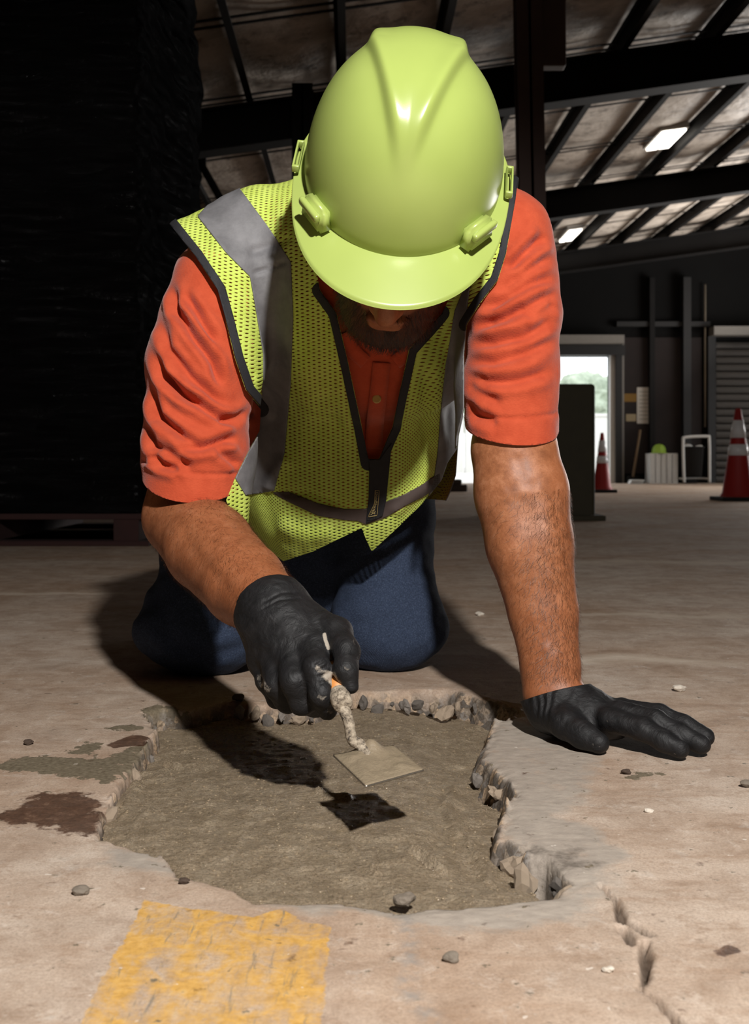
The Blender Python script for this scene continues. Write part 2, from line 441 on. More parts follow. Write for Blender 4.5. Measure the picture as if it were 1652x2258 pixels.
ck = attr(t, 'crack').outputs['Fac']; base = mix(t, mth(t, 'MULTIPLY', ck, 0.9), base, s2l(52, 42, 34))
sx = nd(t, 'ShaderNodeSeparateXYZ', {0: tc})
for yy, x0, x1, wd, am in ((2.74, -1.6, -0.56, 0.035, 0.55), (1.80, 0.34, 0.62, 0.05, 0.5), (2.35, 0.3, 0.9, 0.04, 0.4), (3.6, 0.5, 1.5, 0.12, 0.35)):
    dy = mth(t, 'ABSOLUTE', mth(t, 'ADD', mth(t, 'SUBTRACT', sx.outputs[1], yy), mth(t, 'MULTIPLY', mth(t, 'SUBTRACT', noise(t, 4, 4, 0.6, tc), 0.5), 0.25)))
    mk = mth(t, 'MULTIPLY', ramp(t, mth(t, 'DIVIDE', dy, wd), [(0.0, (1, 1, 1)), (1.0, (0, 0, 0))]), mth(t, 'MULTIPLY', mth(t, 'GREATER_THAN', sx.outputs[0], x0), mth(t, 'SMOOTH_MIN', 1.0, mth(t, 'MAXIMUM', mth(t, 'MULTIPLY', mth(t, 'SUBTRACT', x1, sx.outputs[0]), 8.0), 0.0), 0.2)))
    base = mix(t, mth(t, 'MULTIPLY', mk, am), base, s2l(226, 214, 196))
kl = attr(t, 'ckl').outputs['Fac']; base = mix(t, mth(t, 'MULTIPLY', mth(t, 'MULTIPLY', kl, ramp(t, noise(t, 70, 4, 0.6, tc), [(0.4, (0, 0, 0)), (0.6, (1, 1, 1))])), 1.2), base, s2l(140, 134, 128))
br = attr(t, 'broken').outputs['Fac']
vor = nd(t, 'ShaderNodeTexVoronoi', {'Vector': tc, 'Scale': 95.0})
agg = ramp(t, nd(t, 'ShaderNodeSeparateColor', {0: vor.outputs['Color']}).outputs[0], [(0.15, s2l(98, 92, 86)), (0.4, s2l(152, 138, 122)), (0.65, s2l(196, 168, 138)), (0.9, s2l(128, 122, 116))])
agg = mix(t, ramp(t, noise(t, 240, 5, 0.7, tc), [(0.35, (0.9, 0.9, 0.9)), (0.6, (0, 0, 0))]), agg, s2l(80, 68, 56))
base = mix(t, br, base, agg)
t.links.new(base, b.inputs['Base Color'])
rg = mix(t, w_, (0.78, 0.78, 0.78), (0.35, 0.35, 0.35)); rg = mix(t, s_, rg, (0.45, 0.45, 0.45)); t.links.new(rg, b.inputs['Roughness'])
b.inputs['Specular IOR Level'].default_value = 0.15
bb = bump(t, b, noise(t, 420, 5, 0.7, tc), 0.35, 0.0012); bump(t, b, mth(t, 'ADD', noise(t, 60, 6, 0.7, tc), mth(t, 'MULTIPLY', s_, 0.5)), 0.35, 0.003, bb)
M_FLOOR = m
floor = mesh_obj('floor', FV, FQ, M_FLOOR, kind='structure', label='worn tan concrete slab floor with a broken-out hole and patch of yellow paint')
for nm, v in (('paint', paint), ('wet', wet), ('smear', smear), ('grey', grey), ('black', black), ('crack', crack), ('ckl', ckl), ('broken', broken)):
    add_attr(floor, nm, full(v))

# aggregate stones standing proud of the broken edge
M_AGG = [simple('grey_aggregate', s2l(128, 120, 112), 0.85, scale=90, var=0.3, bmp=0.6, bscale=300), simple('tan_aggregate', s2l(162, 144, 124), 0.85, scale=90, var=0.25, bmp=0.6, bscale=300),
         simple('dark_aggregate', s2l(104, 97, 90), 0.85, scale=90, var=0.3, bmp=0.6, bscale=300)]
def rock(seed, sub=2, amp=0.35, sq=(1, 1, 0.7)):
    bm = bmesh.new(); bmesh.ops.create_icosphere(bm, subdivisions=sub, radius=1.0)
    V = np.array([v.co for v in bm.verts]); n = vnoise(V+seed*3.7, 0.9)*amp+vnoise(V+seed*5.1, 2.2)*amp*0.4
    V = V*(1+n)[:, None]*np.array(sq)
    F = [[v.index for v in f.verts] for f in bm.faces]; bm.free(); return V, F
stone_me = []
for i in range(6):
    V, F = rock(i, 2, 0.75); o = mesh_obj('aggregate_stone', V, F, M_AGG[i % 3], floor, smooth=False); stone_me.append(o)
rim = [(x, y, 'b') for x, y in zip(np.linspace(530, 690, 6), np.linspace(1559, 1566, 6))]+[(x, y, 'b') for x, y in zip(np.linspace(770, 1075, 11), np.linspace(1536, 1540, 11))]
rp = np.array([(1098, 1600), (1075, 1640), (1058, 1672), (1080, 1700), (1120, 1740), (1118, 1790), (1098, 1822), (1102, 1856), (1150, 1876), (1165, 1910), (1235, 1940), (1250, 1958)])
rim += [(x, y, 'r') for x, y in spline(rp, 11)]
rim += [(x, y, 'l') for x, y in spline([(330, 1640), (290, 1700), (250, 1760), (224, 1815), (222, 1848)], 6)]
k = 0
for x, y, s in rim:
    p = G(x+random.uniform(-4, 4), y+random.uniform(-2, 2))
    r = random.uniform(0.0035, 0.0095)*(0.8 if s == 'l' else 1.0); zc = -random.uniform(0.008, 0.022)
    if k < 6: o = stone_me[k]
    else: o = stone_me[random.randrange(6)].copy(); COL.objects.link(o)
    k += 1
    off = {'b': (0, 0.003), 'r': (-0.001, 0.0), 'l': (0.000, 0)}[s]
    o.location = (p[0]+off[0], p[1]+off[1], zc); o.scale = (r*1.3, r, r*1.2); o.rotation_euler = (random.random()*3, random.random()*3, random.random()*6)

# wet mortar filling the hole
mx = np.arange(-0.34, 0.27, 0.0031); my = np.arange(0.78, 1.56, 0.0031)
AX, AY = np.meshgrid(mx, my); MP = np.stack([AX.ravel(), AY.ravel()], -1); M3 = np.column_stack([MP, np.zeros(len(MP))])
msd = poly_sd(MP, MORTAR)
mz = -0.007-0.016*sstep(0.95, 1.40, MP[:, 1])-0.014*sstep(0.02, 0.11, MP[:, 0])*sstep(0.83, 0.92, MP[:, 1])
mz += 0.0022*fbm(M3*np.array([1, 1.4, 1]), 22, 3)+0.0011*fbm(M3, 110, 2)+0.0016*np.abs(vnoise(M3*np.array([1, 2.5, 1]), 40))
Rm = lambda pts, w, h: h*np.exp(-(pline(MP+0.004*np.stack([vnoise(M3, 50), vnoise(M3+9, 50)], -1), gp(pts))[0]/w)**2)
mz += Rm([(1000, 1690), (985, 1740), (1010, 1800), (1060, 1850), (1080, 1900)], 0.006, 0.006)      # rolled-up lip along the right
mz += Rm([(905, 1858), (950, 1875), (985, 1895)], 0.004, 0.007)-Rm([(920, 1872), (960, 1890)], 0.003, 0.006)
mz += Rm([(780, 1850), (800, 1880), (832, 1910)], 0.003, 0.004)-Rm([(786, 1862), (812, 1895)], 0.002, 0.004)
mz += Rm([(365, 1640), (400, 1655)], 0.004, 0.004)-Rm([(372, 1650), (398, 1662)], 0.003, 0.005)
mz += Rm([(540, 1800), (520, 1850), (500, 1880)], 0.002, 0.0016)+Rm([(330, 1760), (300, 1800), (280, 1850)], 0.003, 0.003)
mz += Rm([(700, 1720), (735, 1735), (770, 1738)], 0.004, 0.006)+Rm([(300, 1700), (270, 1780)], 0.006, 0.004)
mz += 0.004*sstep(-0.02, 0.0, msd)*vnoise(M3, 60)-0.003*sstep(-0.012, 0.004, msd)
mnx = len(mx); jj = (np.arange(len(my)-1)[:, None]*mnx+np.arange(mnx-1)[None]).ravel()
MQ = np.stack([jj, jj+1, jj+1+mnx, jj+mnx], -1)
MV, MT = clip(np.column_stack([MP, mz]), tris(MQ), 0.006-msd)
m, t, b = nt('wet_mortar')
tc = nd(t, 'ShaderNodeTexCoord').outputs['Object']
c = ramp(t, noise(t, 40, 6, 0.7, tc), [(0.3, s2l(138, 121, 98)), (0.5, s2l(158, 140, 116)), (0.72, s2l(178, 161, 137))])
c = mix(t, ramp(t, noise(t, 380, 5, 0.85, tc), [(0.36, (0.7, 0.7, 0.7)), (0.54, (0, 0, 0))]), c, s2l(76, 65, 50))
t.links.new(c, b.inputs['Base Color']); t.links.new(ramp(t, noise(t, 160, 3, 0.6, tc), [(0.35, (0.14,)*3), (0.65, (0.42,)*3)]), b.inputs['Roughness'])
b.inputs['Specular IOR Level'].default_value = 0.5
st = nd(t, 'ShaderNodeMapping', {'Vector': tc, 'Rotation': (0, 0, 0.3), 'Scale': (110, 300, 110)}).outputs[0]
bb = bump(t, b, noise(t, 1.0, 5, 0.75, st), 0.8, 0.004); bb = bump(t, b, noise(t, 330, 4, 0.8, tc), 0.7, 0.0030, bb); bump(t, b, noise(t, 85, 5, 0.65, tc), 0.6, 0.004, bb)
M_MORTAR = m
mortar = mesh_obj('mortar_patch', MV, MT, M_MORTAR, label='wet olive-grey mortar spread inside the broken hole in the floor', cat='mortar')

# wet grit standing out of the mortar, far too fine to count
M_GRIT = simple('wet_sand_grit', s2l(132, 116, 94), 0.10, 0, 0.25, 300, spec=0.6)
bm = bmesh.new(); bmesh.ops.create_icosphere(bm, subdivisions=2, radius=1.0); IV = np.array([v.co for v in bm.verts]); IF = np.array([[v.index for v in f.verts] for f in bm.faces]); bm.free()
gsel = MV[RNG.integers(0, len(MV), 1500)]; gr_ = 0.0005+0.0010*RNG.random(1500)**3
gv = (gsel[:, None]+RNG.normal(size=(1500, 1, 3))*np.array([0.001, 0.001, 0])+IV[None]*gr_[:, None, None]*np.array([1.3, 1.0, 0.8])).reshape(-1, 3)
mesh_obj('sand_grit', gv, (IF[None]+(np.arange(1500)*len(IV))[:, None, None]).reshape(-1, 3), M_GRIT, mortar, kind='stuff')

# ------------------------------------------------------------------ building shell
SLOPE, Z0 = 0.14, CAMZ+2.95
VPX = -46.0/2400                                        # the building runs a hair off the view axis
def roof(x): return Z0+SLOPE*x
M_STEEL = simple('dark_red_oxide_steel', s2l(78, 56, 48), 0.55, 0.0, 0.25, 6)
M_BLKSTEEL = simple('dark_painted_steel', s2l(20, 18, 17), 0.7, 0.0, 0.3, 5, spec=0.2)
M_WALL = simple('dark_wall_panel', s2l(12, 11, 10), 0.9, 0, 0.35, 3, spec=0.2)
m, t, b = nt('roof_insulation_facing'); tc = nd(t, 'ShaderNodeTexCoord').outputs['Object']
c = ramp(t, noise(t, 1.6, 6, 0.65, tc, 0.5), [(0.3, s2l(140, 126, 112)), (0.5, s2l(205, 192, 178)), (0.7, s2l(226, 214, 200))])
c = mix(t, ramp(t, noise(t, 5.0, 5, 0.7, tc), [(0.34, (0.8,)*3), (0.46, (0, 0, 0))]), c, s2l(112, 97, 84))
t.links.new(c, b.inputs['Base Color']); b.inputs['Roughness'].default_value = 0.5
bump(t, b, noise(t, 7, 5, 0.6, tc), 0.5, 0.05); M_INS = m
PXS = np.arange(-5.7, 8.0, 0.70)
cx = np.arange(XW0, XW1+0.01, 0.07); cy = np.arange(YW0, YW1+0.01, 0.12)
AX, AY = np.meshgrid(cx, cy); r = AX.ravel(); s = AY.ravel()
ph = np.mod(r-PXS[0], 0.70)/0.70
zc = roof(r)+0.02-0.045*np.sin(np.pi*ph)*(0.5+0.5*np.abs(np.sin(np.pi*s/1.42)))+0.012*fbm(np.column_stack([r, s, 0*r]), 1.7)
cnx = len(cx); jj = (np.arange(len(cy)-1)[:, None]*cnx+np.arange(cnx-1)[None]).ravel()
ceiling = mesh_obj('ceiling', np.column_stack([r+VPX*s, s, zc]), np.stack([jj, jj+cnx, jj+1+cnx, jj+1], -1), M_INS, kind='structure', label='sagging pale roof insulation held up between dark steel purlins')
def prism(bm, pts, axis_vec):
    a = [bm.verts.new(Vector(p)) for p in pts]; c = [bm.verts.new(Vector(p)+Vector(axis_vec)) for p in pts]
    n = len(pts); bm.faces.new(a); bm.faces.new(c[::-1])
    for i in range(n): bm.faces.new((a[i], c[i], c[(i+1) % n], a[(i+1) % n]))
def zed(x):
    zz = roof(x)
    return [(x-0.03, zz-0.012), (x+0.012, zz-0.012), (x+0.012, zz-0.13), (x+0.05, zz-0.13), (x+0.05, zz-0.142), (x, zz-0.142), (x, zz-0.024), (x-0.03, zz-0.024)]
for x in PXS:
    bm = bmesh.new(); L = YW1-YW0
    prism(bm, [(px+VPX*YW0, YW0, pz) for px, pz in zed(x)], (VPX*L, L, 0)); bm_obj('purlin', bm, M_BLKSTEEL, ceiling)
for s in np.arange(5.4, 17.2, 1.42):
    for q in (0.0, 0.11):
        bm = bmesh.new()
        v = [(XW0+0.1, s+q, roof(XW0+0.1)-0.03), (XW0+0.1, s+q+0.03, roof(XW0+0.1)-0.03), (XW0+0.1, s+q+0.03, roof(XW0+0.1)-0.022), (XW0+0.1, s+q, roof(XW0+0.1)-0.022)]
        prism(bm, v, (13.7, 0, SLOPE*13.7)); bm_obj('insulation_strap', bm, M_BLKSTEEL, ceiling)
        if s > 13: break
for s in (-0.3, 3.95, 8.15, 12.4, 16.6):                # rigid frame rafters, an I section each
    bm = bmesh.new(); x0 = XW0+0.05; zz = roof(x0)-0.145
    I = [(-0.09, 0), (0.09, 0), (0.09, -0.014), (0.012, -0.014), (0.012, -0.306), (0.09, -0.306), (0.09, -0.32), (-0.09, -0.32), (-0.09, -0.306), (-0.012, -0.306), (-0.012, -0.014), (-0.09, -0.014)]
    prism(bm, [(x0, s+a, zz+c) for a, c in I], (13.9, 0, SLOPE*13.9)); bm_obj('roof_beam', bm, M_BLKSTEEL, ceiling)
# walls
OX0, OX1, OZ = 0.90, 3.81, 2.05                         # far doorway
ZT = roof(XW1)+0.1
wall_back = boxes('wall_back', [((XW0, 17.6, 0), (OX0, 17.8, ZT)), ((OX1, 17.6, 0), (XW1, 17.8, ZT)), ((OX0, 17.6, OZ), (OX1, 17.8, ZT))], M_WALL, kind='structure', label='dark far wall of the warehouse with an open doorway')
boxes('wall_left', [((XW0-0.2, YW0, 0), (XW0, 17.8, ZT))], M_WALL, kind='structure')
boxes('wall_right', [((XW1, YW0, 0), (XW1+0.2, 12.0, ZT)), ((XW1, 16.8, 0), (XW1+0.2, 17.8, ZT)), ((XW1, 12.0, 2.6), (XW1+0.2, 16.8, ZT))], M_WALL, kind='structure')  # unseen side opening added to go with the roof fill lamp
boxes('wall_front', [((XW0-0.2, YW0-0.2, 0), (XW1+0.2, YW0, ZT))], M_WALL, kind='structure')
boxes('floor_slab_base', [((XW0-0.2, YW0-0.2, -0.3), (XW1+0.2, 17.8, -0.16))], M_WALL, kind='structure')
M_WHT = simple('weathered_white_paint', s2l(205, 203, 198), 0.6, var=0.1)
M_GRY = simple('grey_steel_trim', s2l(120, 115, 108), 0.5, var=0.15)
M_DGRY = simple('dark_grey_trim', s2l(22, 20, 19), 0.6, var=0.15)
trim = empty('trim_1', (OX1, 17.6, 0), kind='structure', label='steel frame and header around the far doorway')
def tb(name, lo, hi, mat, par, org=(OX1, 17.6, 0)):
    o = boxes(name, [(tuple(np.array(lo)-np.array(org)), tuple(np.array(hi)-np.array(org)))], mat, par); return o
tb('jamb_edge', (OX1-0.02, 17.50, 0), (OX1+0.06, 17.6, OZ), M_WHT, trim)
tb('jamb', (OX1+0.06, 17.44, 0), (OX1+0.16, 17.6, OZ+0.3), M_DGRY, trim)
tb('jamb_channel', (OX1+0.17, 17.48, 0), (OX1+0.2, 17.6, OZ+0.28), M_GRY, trim)
tb('header', (OX0-0.1, 17.40, OZ), (OX1+0.2, 17.6, OZ+0.16), M_DGRY, trim)
tb('header_hood', (OX0-0.1, 17.2, OZ+0.17), (OX1+0.14, 17.6, OZ+0.30), M_GRY, trim)
tb('jamb_edge', (OX0-0.06, 17.50, 0), (OX0+0.02, 17.6, OZ), M_WHT, trim)
tb('jamb', (OX0-0.16, 17.44, 0), (OX0-0.06, 17.6, OZ+0.3), M_DGRY, trim)
# roll-up door further right
M_SLAT = simple('dull_grey_slat', s2l(66, 61, 56), 0.7, var=0.1)
door = empty('door_1', (5.5, 17.55, 0), kind='structure', label='closed grey roll-up door beyond the tall traffic cone')
for i in range(19):
    z0 = i*0.12
    bm = bmesh.new(); prism(bm, [(0, 0.02, z0), (0, -0.03, z0+0.02), (0, -0.045, z0+0.06), (0, -0.03, z0+0.10), (0, 0.02, z0+0.118)], (2.4, 0, 0))
    bm_obj('slat', bm, M_SLAT, door)
boxes('head_rail', [((-0.1, -0.25, 2.36), (2.4, 0.05, 2.50))], M_GRY, door)
boxes('guide_rail', [((-0.14, -0.08, 0), (-0.02, 0.05, 2.36))], M_DGRY, door)
boxes('trim_2', [((4.95, 17.42, 0), (5.07, 17.6, 3.3))], M_DGRY, kind='structure')
boxes('trim_3', [((4.42, 17.46, 0), (4.50, 17.6, 3.3))], M_BLKSTEEL, kind='structure')
boxes('trim_4', [((3.9, 17.5, 2.52), (5.4, 17.6, 2.60))], M_DGRY, kind='structure')
M_CONDUIT = simple('conduit', s2l(150, 140, 124), 0.4, 0.5)
V, F = tube([(5.33, 17.54, 0.9), (5.33, 17.54, 3.2)], 0.016); mesh_obj('conduit_pipe', V, F, M_CONDUIT, label='thin metal conduit running up the far wall beside the roll-up door', cat='pipe')

# steel column in mid ground with its guard, and a second one further back
colm = empty('steel_column', (0.985, 6.6, 0), label='tall rust-brown steel column behind the worker\'s left shoulder', cat='column')
bm = bmesh.new(); lean = -0.055
def hcol(bm, hw, tw, h, lean):
    for lo, hi in (((-hw, -hw, 0), (hw, -hw+tw, h)), ((-hw, hw-tw, 0), (hw, hw, h)), ((-tw/2, -hw, 0), (tw/2, hw, h))):
        for v in box(bm, lo, hi): v.co.x += lean*v.co.z/3
    return bm
bm_obj('shaft', hcol(bm, 0.078, 0.016, roof(0.98)-0.15, lean), M_STEEL, colm)
boxes('base_plate', [((-0.14, -0.14, 0), (0.14, 0.14, 0.02))], M_STEEL, colm, bevel=0.003)
boxes('bracket', [((0.02, -0.05, 2.72), (0.17, 0.05, roof(0.98)-0.15))], M_STEEL, colm, bevel=0.01)
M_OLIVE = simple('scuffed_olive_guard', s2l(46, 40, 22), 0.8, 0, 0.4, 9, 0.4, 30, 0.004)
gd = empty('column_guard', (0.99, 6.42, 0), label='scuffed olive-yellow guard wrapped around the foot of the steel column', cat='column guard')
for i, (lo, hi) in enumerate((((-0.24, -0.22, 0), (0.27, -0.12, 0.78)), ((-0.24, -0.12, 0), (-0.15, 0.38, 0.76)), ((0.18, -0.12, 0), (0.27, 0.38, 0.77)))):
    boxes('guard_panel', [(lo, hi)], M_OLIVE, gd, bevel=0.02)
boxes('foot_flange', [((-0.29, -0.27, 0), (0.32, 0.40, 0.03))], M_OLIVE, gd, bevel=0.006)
colb = empty('steel_column', (-0.52, 7.9, 0), label='dark steel column standing behind the hard hat', cat='column')
bm_obj('shaft', hcol(bmesh.new(), 0.075, 0.016, roof(-0.5)-0.15, 0.0), M_BLKSTEEL, colb)
boxes('base_plate', [((-0.13, -0.13, 0), (0.13, 0.13, 0.02))], M_BLKSTEEL, colb, bevel=0.003)
br_ = empty('roof_brace', (-1.55, 9.5, 0), label='thin dark diagonal brace between roof and floor beside the wrapped pallet', cat='brace')
V, F = tube([(0.0, 0, 3.0), (0.42, 0, 2.25), (1.0, 0, 1.2)], 0.035, 8); mesh_obj('rod', V, F, M_BLKSTEEL, br_)
bm = bmesh.new(); box(bm, (-0.08, -0.02, 2.9), (0.08, 0.02, 3.05)); bm_obj('gusset', bm, M_BLKSTEEL, br_)

# fluorescent fixtures on the roof
M_TUBE = emit('lit_diffuser', (1.0, 0.94, 0.84), 4.0)
def fixture(px, py, L, Wd, label):
    u = (px-CX)/FPX; v = -(py-CY)/FPX
    Y = 2.92/(v-SLOPE*u); X = u*Y; zz = CAMZ+v*Y
    r = empty('ceiling_light', (X, Y, zz), label=label, cat='ceiling light', group='fluorescent fixtures under the roof')
    r.rotation_euler = (0, -math.atan(SLOPE), -math.atan(VPX))
    boxes('housing', [((-Wd/2-0.02, -L/2-0.02, 0.0), (Wd/2+0.02, L/2+0.02, 0.06))], M_WHT, r, bevel=0.006)
    for q in (-1, 1):
        boxes('diffuser', [((q*Wd/4-Wd/4+0.008, -L/2, -0.025), (q*Wd/4+Wd/4-0.008, L/2, 0.0))], M_TUBE, r, bevel=0.006)
fixture(1468, 306, 0.62, 0.26, 'bright fluorescent fixture hung between the first and second roof beams')
fixture(1258, 518, 0.75, 0.20, 'smaller-looking fluorescent fixture deep in the hall above the doorway')

# ------------------------------------------------------------------ black-wrapped pallet load on the left
M_FILM, t, b = nt('black_stretch_film'); b.inputs['Base Color'].default_value = (0.0012, 0.0012, 0.0014, 1)
b.inputs['Roughness'].default_value = 0.22; b.inputs['Specular IOR Level'].default_value = 0.05
tc = nd(t, 'ShaderNodeTexCoord').outputs['Object']
sm = nd(t, 'ShaderNodeMapping', {'Vector': tc, 'Scale': (5, 5, 26)}).outputs[0]
bump(t, b, noise(t, 1.0, 6, 0.75, sm, 1.2), 0.55, 0.03)
nb = next(n for n in t.nodes if n.type == 'BUMP').outputs[0]
df = nd(t, 'ShaderNodeBsdfDiffuse', {'Color': (0.0022, 0.002, 0.002, 1), 'Normal': nb}); gs = nd(t, 'ShaderNodeBsdfGlossy', {'Color': (0.8, 0.8, 0.82, 1), 'Roughness': 0.12, 'Normal': nb})
t.links.new(nd(t, 'ShaderNodeMixShader', {0: 0.006, 1: df.outputs[0], 2: gs.outputs[0]}).outputs[0], t.nodes['Material Output'].inputs['Surface'])
pal = empty('wrapped_pallet_load', (-1.55, 4.95, 0), label='tall load wrapped in glossy black stretch film on a pallet beside the worker', cat='pallet load')
nz, npz = 90, 220
pts = []
hw, hd, rr = 0.64, 0.66, 0.05
per = []
for cx_, cy_, a0 in ((hw-rr, -hd+rr, -90), (hw-rr, hd-rr, 0), (-hw+rr, hd-rr, 90), (-hw+rr, -hd+rr, 180)):
    for a in range(0, 91, 15): per.append((cx_+rr*math.cos(math.radians(a0+a)), cy_+rr*math.sin(math.radians(a0+a))))
per.append(per[0]); per = np.array(per)
arc = np.concatenate([[0], np.cumsum(np.linalg.norm(np.diff(per, axis=0), axis=1))])
uu = np.linspace(0, arc[-1], npz, endpoint=False)
ring = np.stack([np.interp(uu, arc, per[:, 0]), np.interp(uu, arc, per[:, 1])], -1)
V = []
for k_ in range(nz):
    zz = 0.13+2.65*k_/(nz-1); V.append(np.column_stack([ring, np.full(npz, zz)]))
V = np.concatenate(V); nrm = V[:, :2]/np.linalg.norm(V[:, :2], axis=1)[:, None]
V[:, :2] += nrm*(0.045*fbm(V, 2.2, 2)+0.014*fbm(V*np.array([1, 1, 3]), 6, 3)+0.006*np.sin(V[:, 2]*38+4*vnoise(V, 3)))[:, None]
F = [(k_*npz+j, k_*npz+(j+1) % npz, (k_+1)*npz+(j+1) % npz, (k_+1)*npz+j) for k_ in range(nz-1) for j in range(npz)]
F.append(tuple((nz-1)*npz+np.arange(npz)))
mesh_obj('film_wrap', V, F, M_FILM, pal)
M_REDW = simple('dark_red_pallet_wood', s2l(44, 15, 11), 0.85, 0, 0.4, 12)
for i in range(6): boxes('deck_board', [((-0.66, -0.66+i*0.235, 0.105), (0.66, -0.52+i*0.235, 0.128))], M_REDW, pal, bevel=0.003)
for x in (-0.62, -0.05, 0.52): boxes('stringer', [((x, -0.66, 0.02), (x+0.1, 0.66, 0.105))], M_REDW, pal, bevel=0.003)
for y in (-0.66, -0.05, 0.55): boxes('bottom_board', [((-0.66, y, 0.0), (0.66, y+0.11, 0.02))], M_REDW, pal, bevel=0.002)

# ------------------------------------------------------------------ things by the far wall
M_CONE = simple('red_cone_rubber', s2l(150, 24, 20), 0.6, 0, 0.12, 9); M_BAND = simple('white_reflective_band', s2l(226, 228, 232), 0.4, 0, 0.05)
M_RUB = simple('black_rubber', s2l(22, 21, 20), 0.8)
def cone(px, py, H, R, label):
    p = G(px, py); r = empty('traffic_cone', tuple(p), label=label, cat='traffic cone', group='traffic cones near the doorway')
    bm = bmesh.new(); q = R*1.32
    box(bm, (-q, -q, 0), (q, q, 0.035)); bm_obj('base', bm, M_RUB, r, bevel=0.008)
    rad = lambda h: R+(R*0.17-R)*(h/H)
    V, F = lathe([(rad(0.03)+0.02, 0.03), (rad(0.07), 0.07), (rad(H*0.5), H*0.5), (rad(H*0.98), H*0.98), (rad(H)*0.8, H), (0.001, H)], 32); mesh_obj('cone_body', V, F, M_CONE, r)
    for a, c in ((0.49, 0.61), (0.68, 0.87)):
        V, F = lathe([(rad(H*a)-0.002, H*a), (rad(H*a)+0.004, H*a), (rad(H*c)+0.004, H*c), (rad(H*c)-0.002, H*c)], 32); mesh_obj('reflective_band', V, F, M_BAND, r)
cone(1328, 1086, 0.66, 0.105, 'red traffic cone with two white bands standing at the edge of the doorway')
cone(1628, 1104, 0.80, 0.145, 'red traffic cone with two white bands standing in front of the grey roll-up door')
def WY(px, py, Y): return W(px, py, Y)
Yb = 17.3
# white box with a green ball
p = W(1459, 1065, Yb-0.1); p[2] = 0
cr = empty('white_crate', tuple(p), label='weathered white slatted crate on the floor by the far wall', cat='crate')
for i in range(5): boxes('side_slat', [((-0.22+i*0.088, -0.16, 0.0), (-0.22+i*0.088+0.078, -0.14, 0.46))], M_WHT, cr, bevel=0.004)
for i in range(4): boxes('side_slat', [((-0.22, -0.14+i*0.075, 0.0), (-0.20, -0.14+i*0.075+0.068, 0.46))], M_WHT, cr, bevel=0.004)
for i in range(5): boxes('side_slat', [((-0.22+i*0.088, 0.14, 0.0), (-0.22+i*0.088+0.078, 0.16, 0.46))], M_WHT, cr, bevel=0.004)
boxes('lid_board', [((-0.22, -0.16, 0.462), (0.21, 0.16, 0.475))], M_WHT, cr)
boxes('side_panel', [((0.2, -0.14, 0.0), (0.22, 0.14, 0.46))], M_WHT, cr)
M_GRN = simple('green_helmet_plastic', s2l(150, 185, 60), 0.5)
hh = empty('green_hard_hat', (p[0]-0.04, p[1], 0.476), label='small green hard hat resting on the white crate', cat='hard hat')
V, F = lathe([(0.135, 0.0), (0.132, 0.008), (0.11, 0.01), (0.105, 0.06), (0.085, 0.11), (0.05, 0.138), (0.001, 0.146)], 28); mesh_obj('shell', V, F, M_GRN, hh)
bm = bmesh.new(); box(bm, (-0.05, -0.19, 0.0), (0.05, -0.11, 0.01)); bm_obj('peak', bm, M_GRN, hh, bevel=0.004)
# black bin in a white tubular cart
p = W(1528, 1066, Yb-0.3); p[2] = 0
ct = empty('cart_frame', tuple(p), label='white tubular cart frame holding a black bin by the far wall', cat='cart')
V, F = tube(spline([(-0.19, -0.2, 0.02), (-0.20, -0.2, 0.3), (-0.205, -0.2, 0.66), (-0.17, -0.2, 0.72), (0.16, -0.2, 0.735), (0.195, -0.2, 0.69), (0.2, -0.2, 0.3), (0.2, -0.2, 0.02)], 48), 0.022, 10); mesh_obj('hoop', V, F, M_WHT, ct)
V, F = tube([(-0.2, -0.2, 0.08), (-0.2, 0.16, 0.08), (0.2, 0.16, 0.08), (0.2, -0.2, 0.08)], 0.014, 8); mesh_obj('base_rail', V, F, M_WHT, ct)
bn = empty('black_bin', (p[0], p[1]-0.01, 0.0), label='black plastic bin with rubbish showing, inside the white cart frame', cat='bin')
V, F = lathe([(0.001, 0.1), (0.13, 0.1), (0.165, 0.56), (0.18, 0.56), (0.18, 0.58), (0.155, 0.58), (0.15, 0.5), (0.001, 0.5)], 28); mesh_obj('body', V, F, M_RUB, bn)
for dx, s_ in ((-0.09, 1), (0.09, 2)):
    V, F = rock(40+s_, 2, 0.4); mesh_obj('crumpled_paper', V*np.array([0.065, 0.06, 0.07])+np.array([dx, -0.02, 0.57]), F, M_WHT, bn, smooth=False)
# low white carton, dark timber block
p = W(1402, 1066, Yb-0.2); p[2] = 0
bm = bmesh.new(); box(bm, (-0.11, -0.1, 0), (0.09, 0.1, 0.06))
for v in bm.verts: v.co.x += 0.03*(v.co.z > 0.01)
cb = empty('flat_carton', tuple(p), label='flat white carton lying on the floor against the far wall', cat='carton'); bm_obj('box', bm, M_WHT, cb, bevel=0.006)
boxes('lid_flap', [((-0.1, -0.16, 0.045), (0.1, -0.09, 0.055))], M_WHT, cb)
p = G(1004, 1084)
tbk = empty('timber_block', tuple(p), label='dark timber blocks stacked on the floor at the left side of the doorway', cat='timber')
M_DWOOD = simple('dark_weathered_timber', s2l(52, 40, 34), 0.85, 0, 0.3, 15)
boxes('block', [((-0.14, -0.08, 0), (0.13, 0.08, 0.08))], M_DWOOD, tbk, bevel=0.01); boxes('block', [((-0.09, -0.07, 0.08), (0.07, 0.07, 0.14))], M_DWOOD, tbk, bevel=0.01)
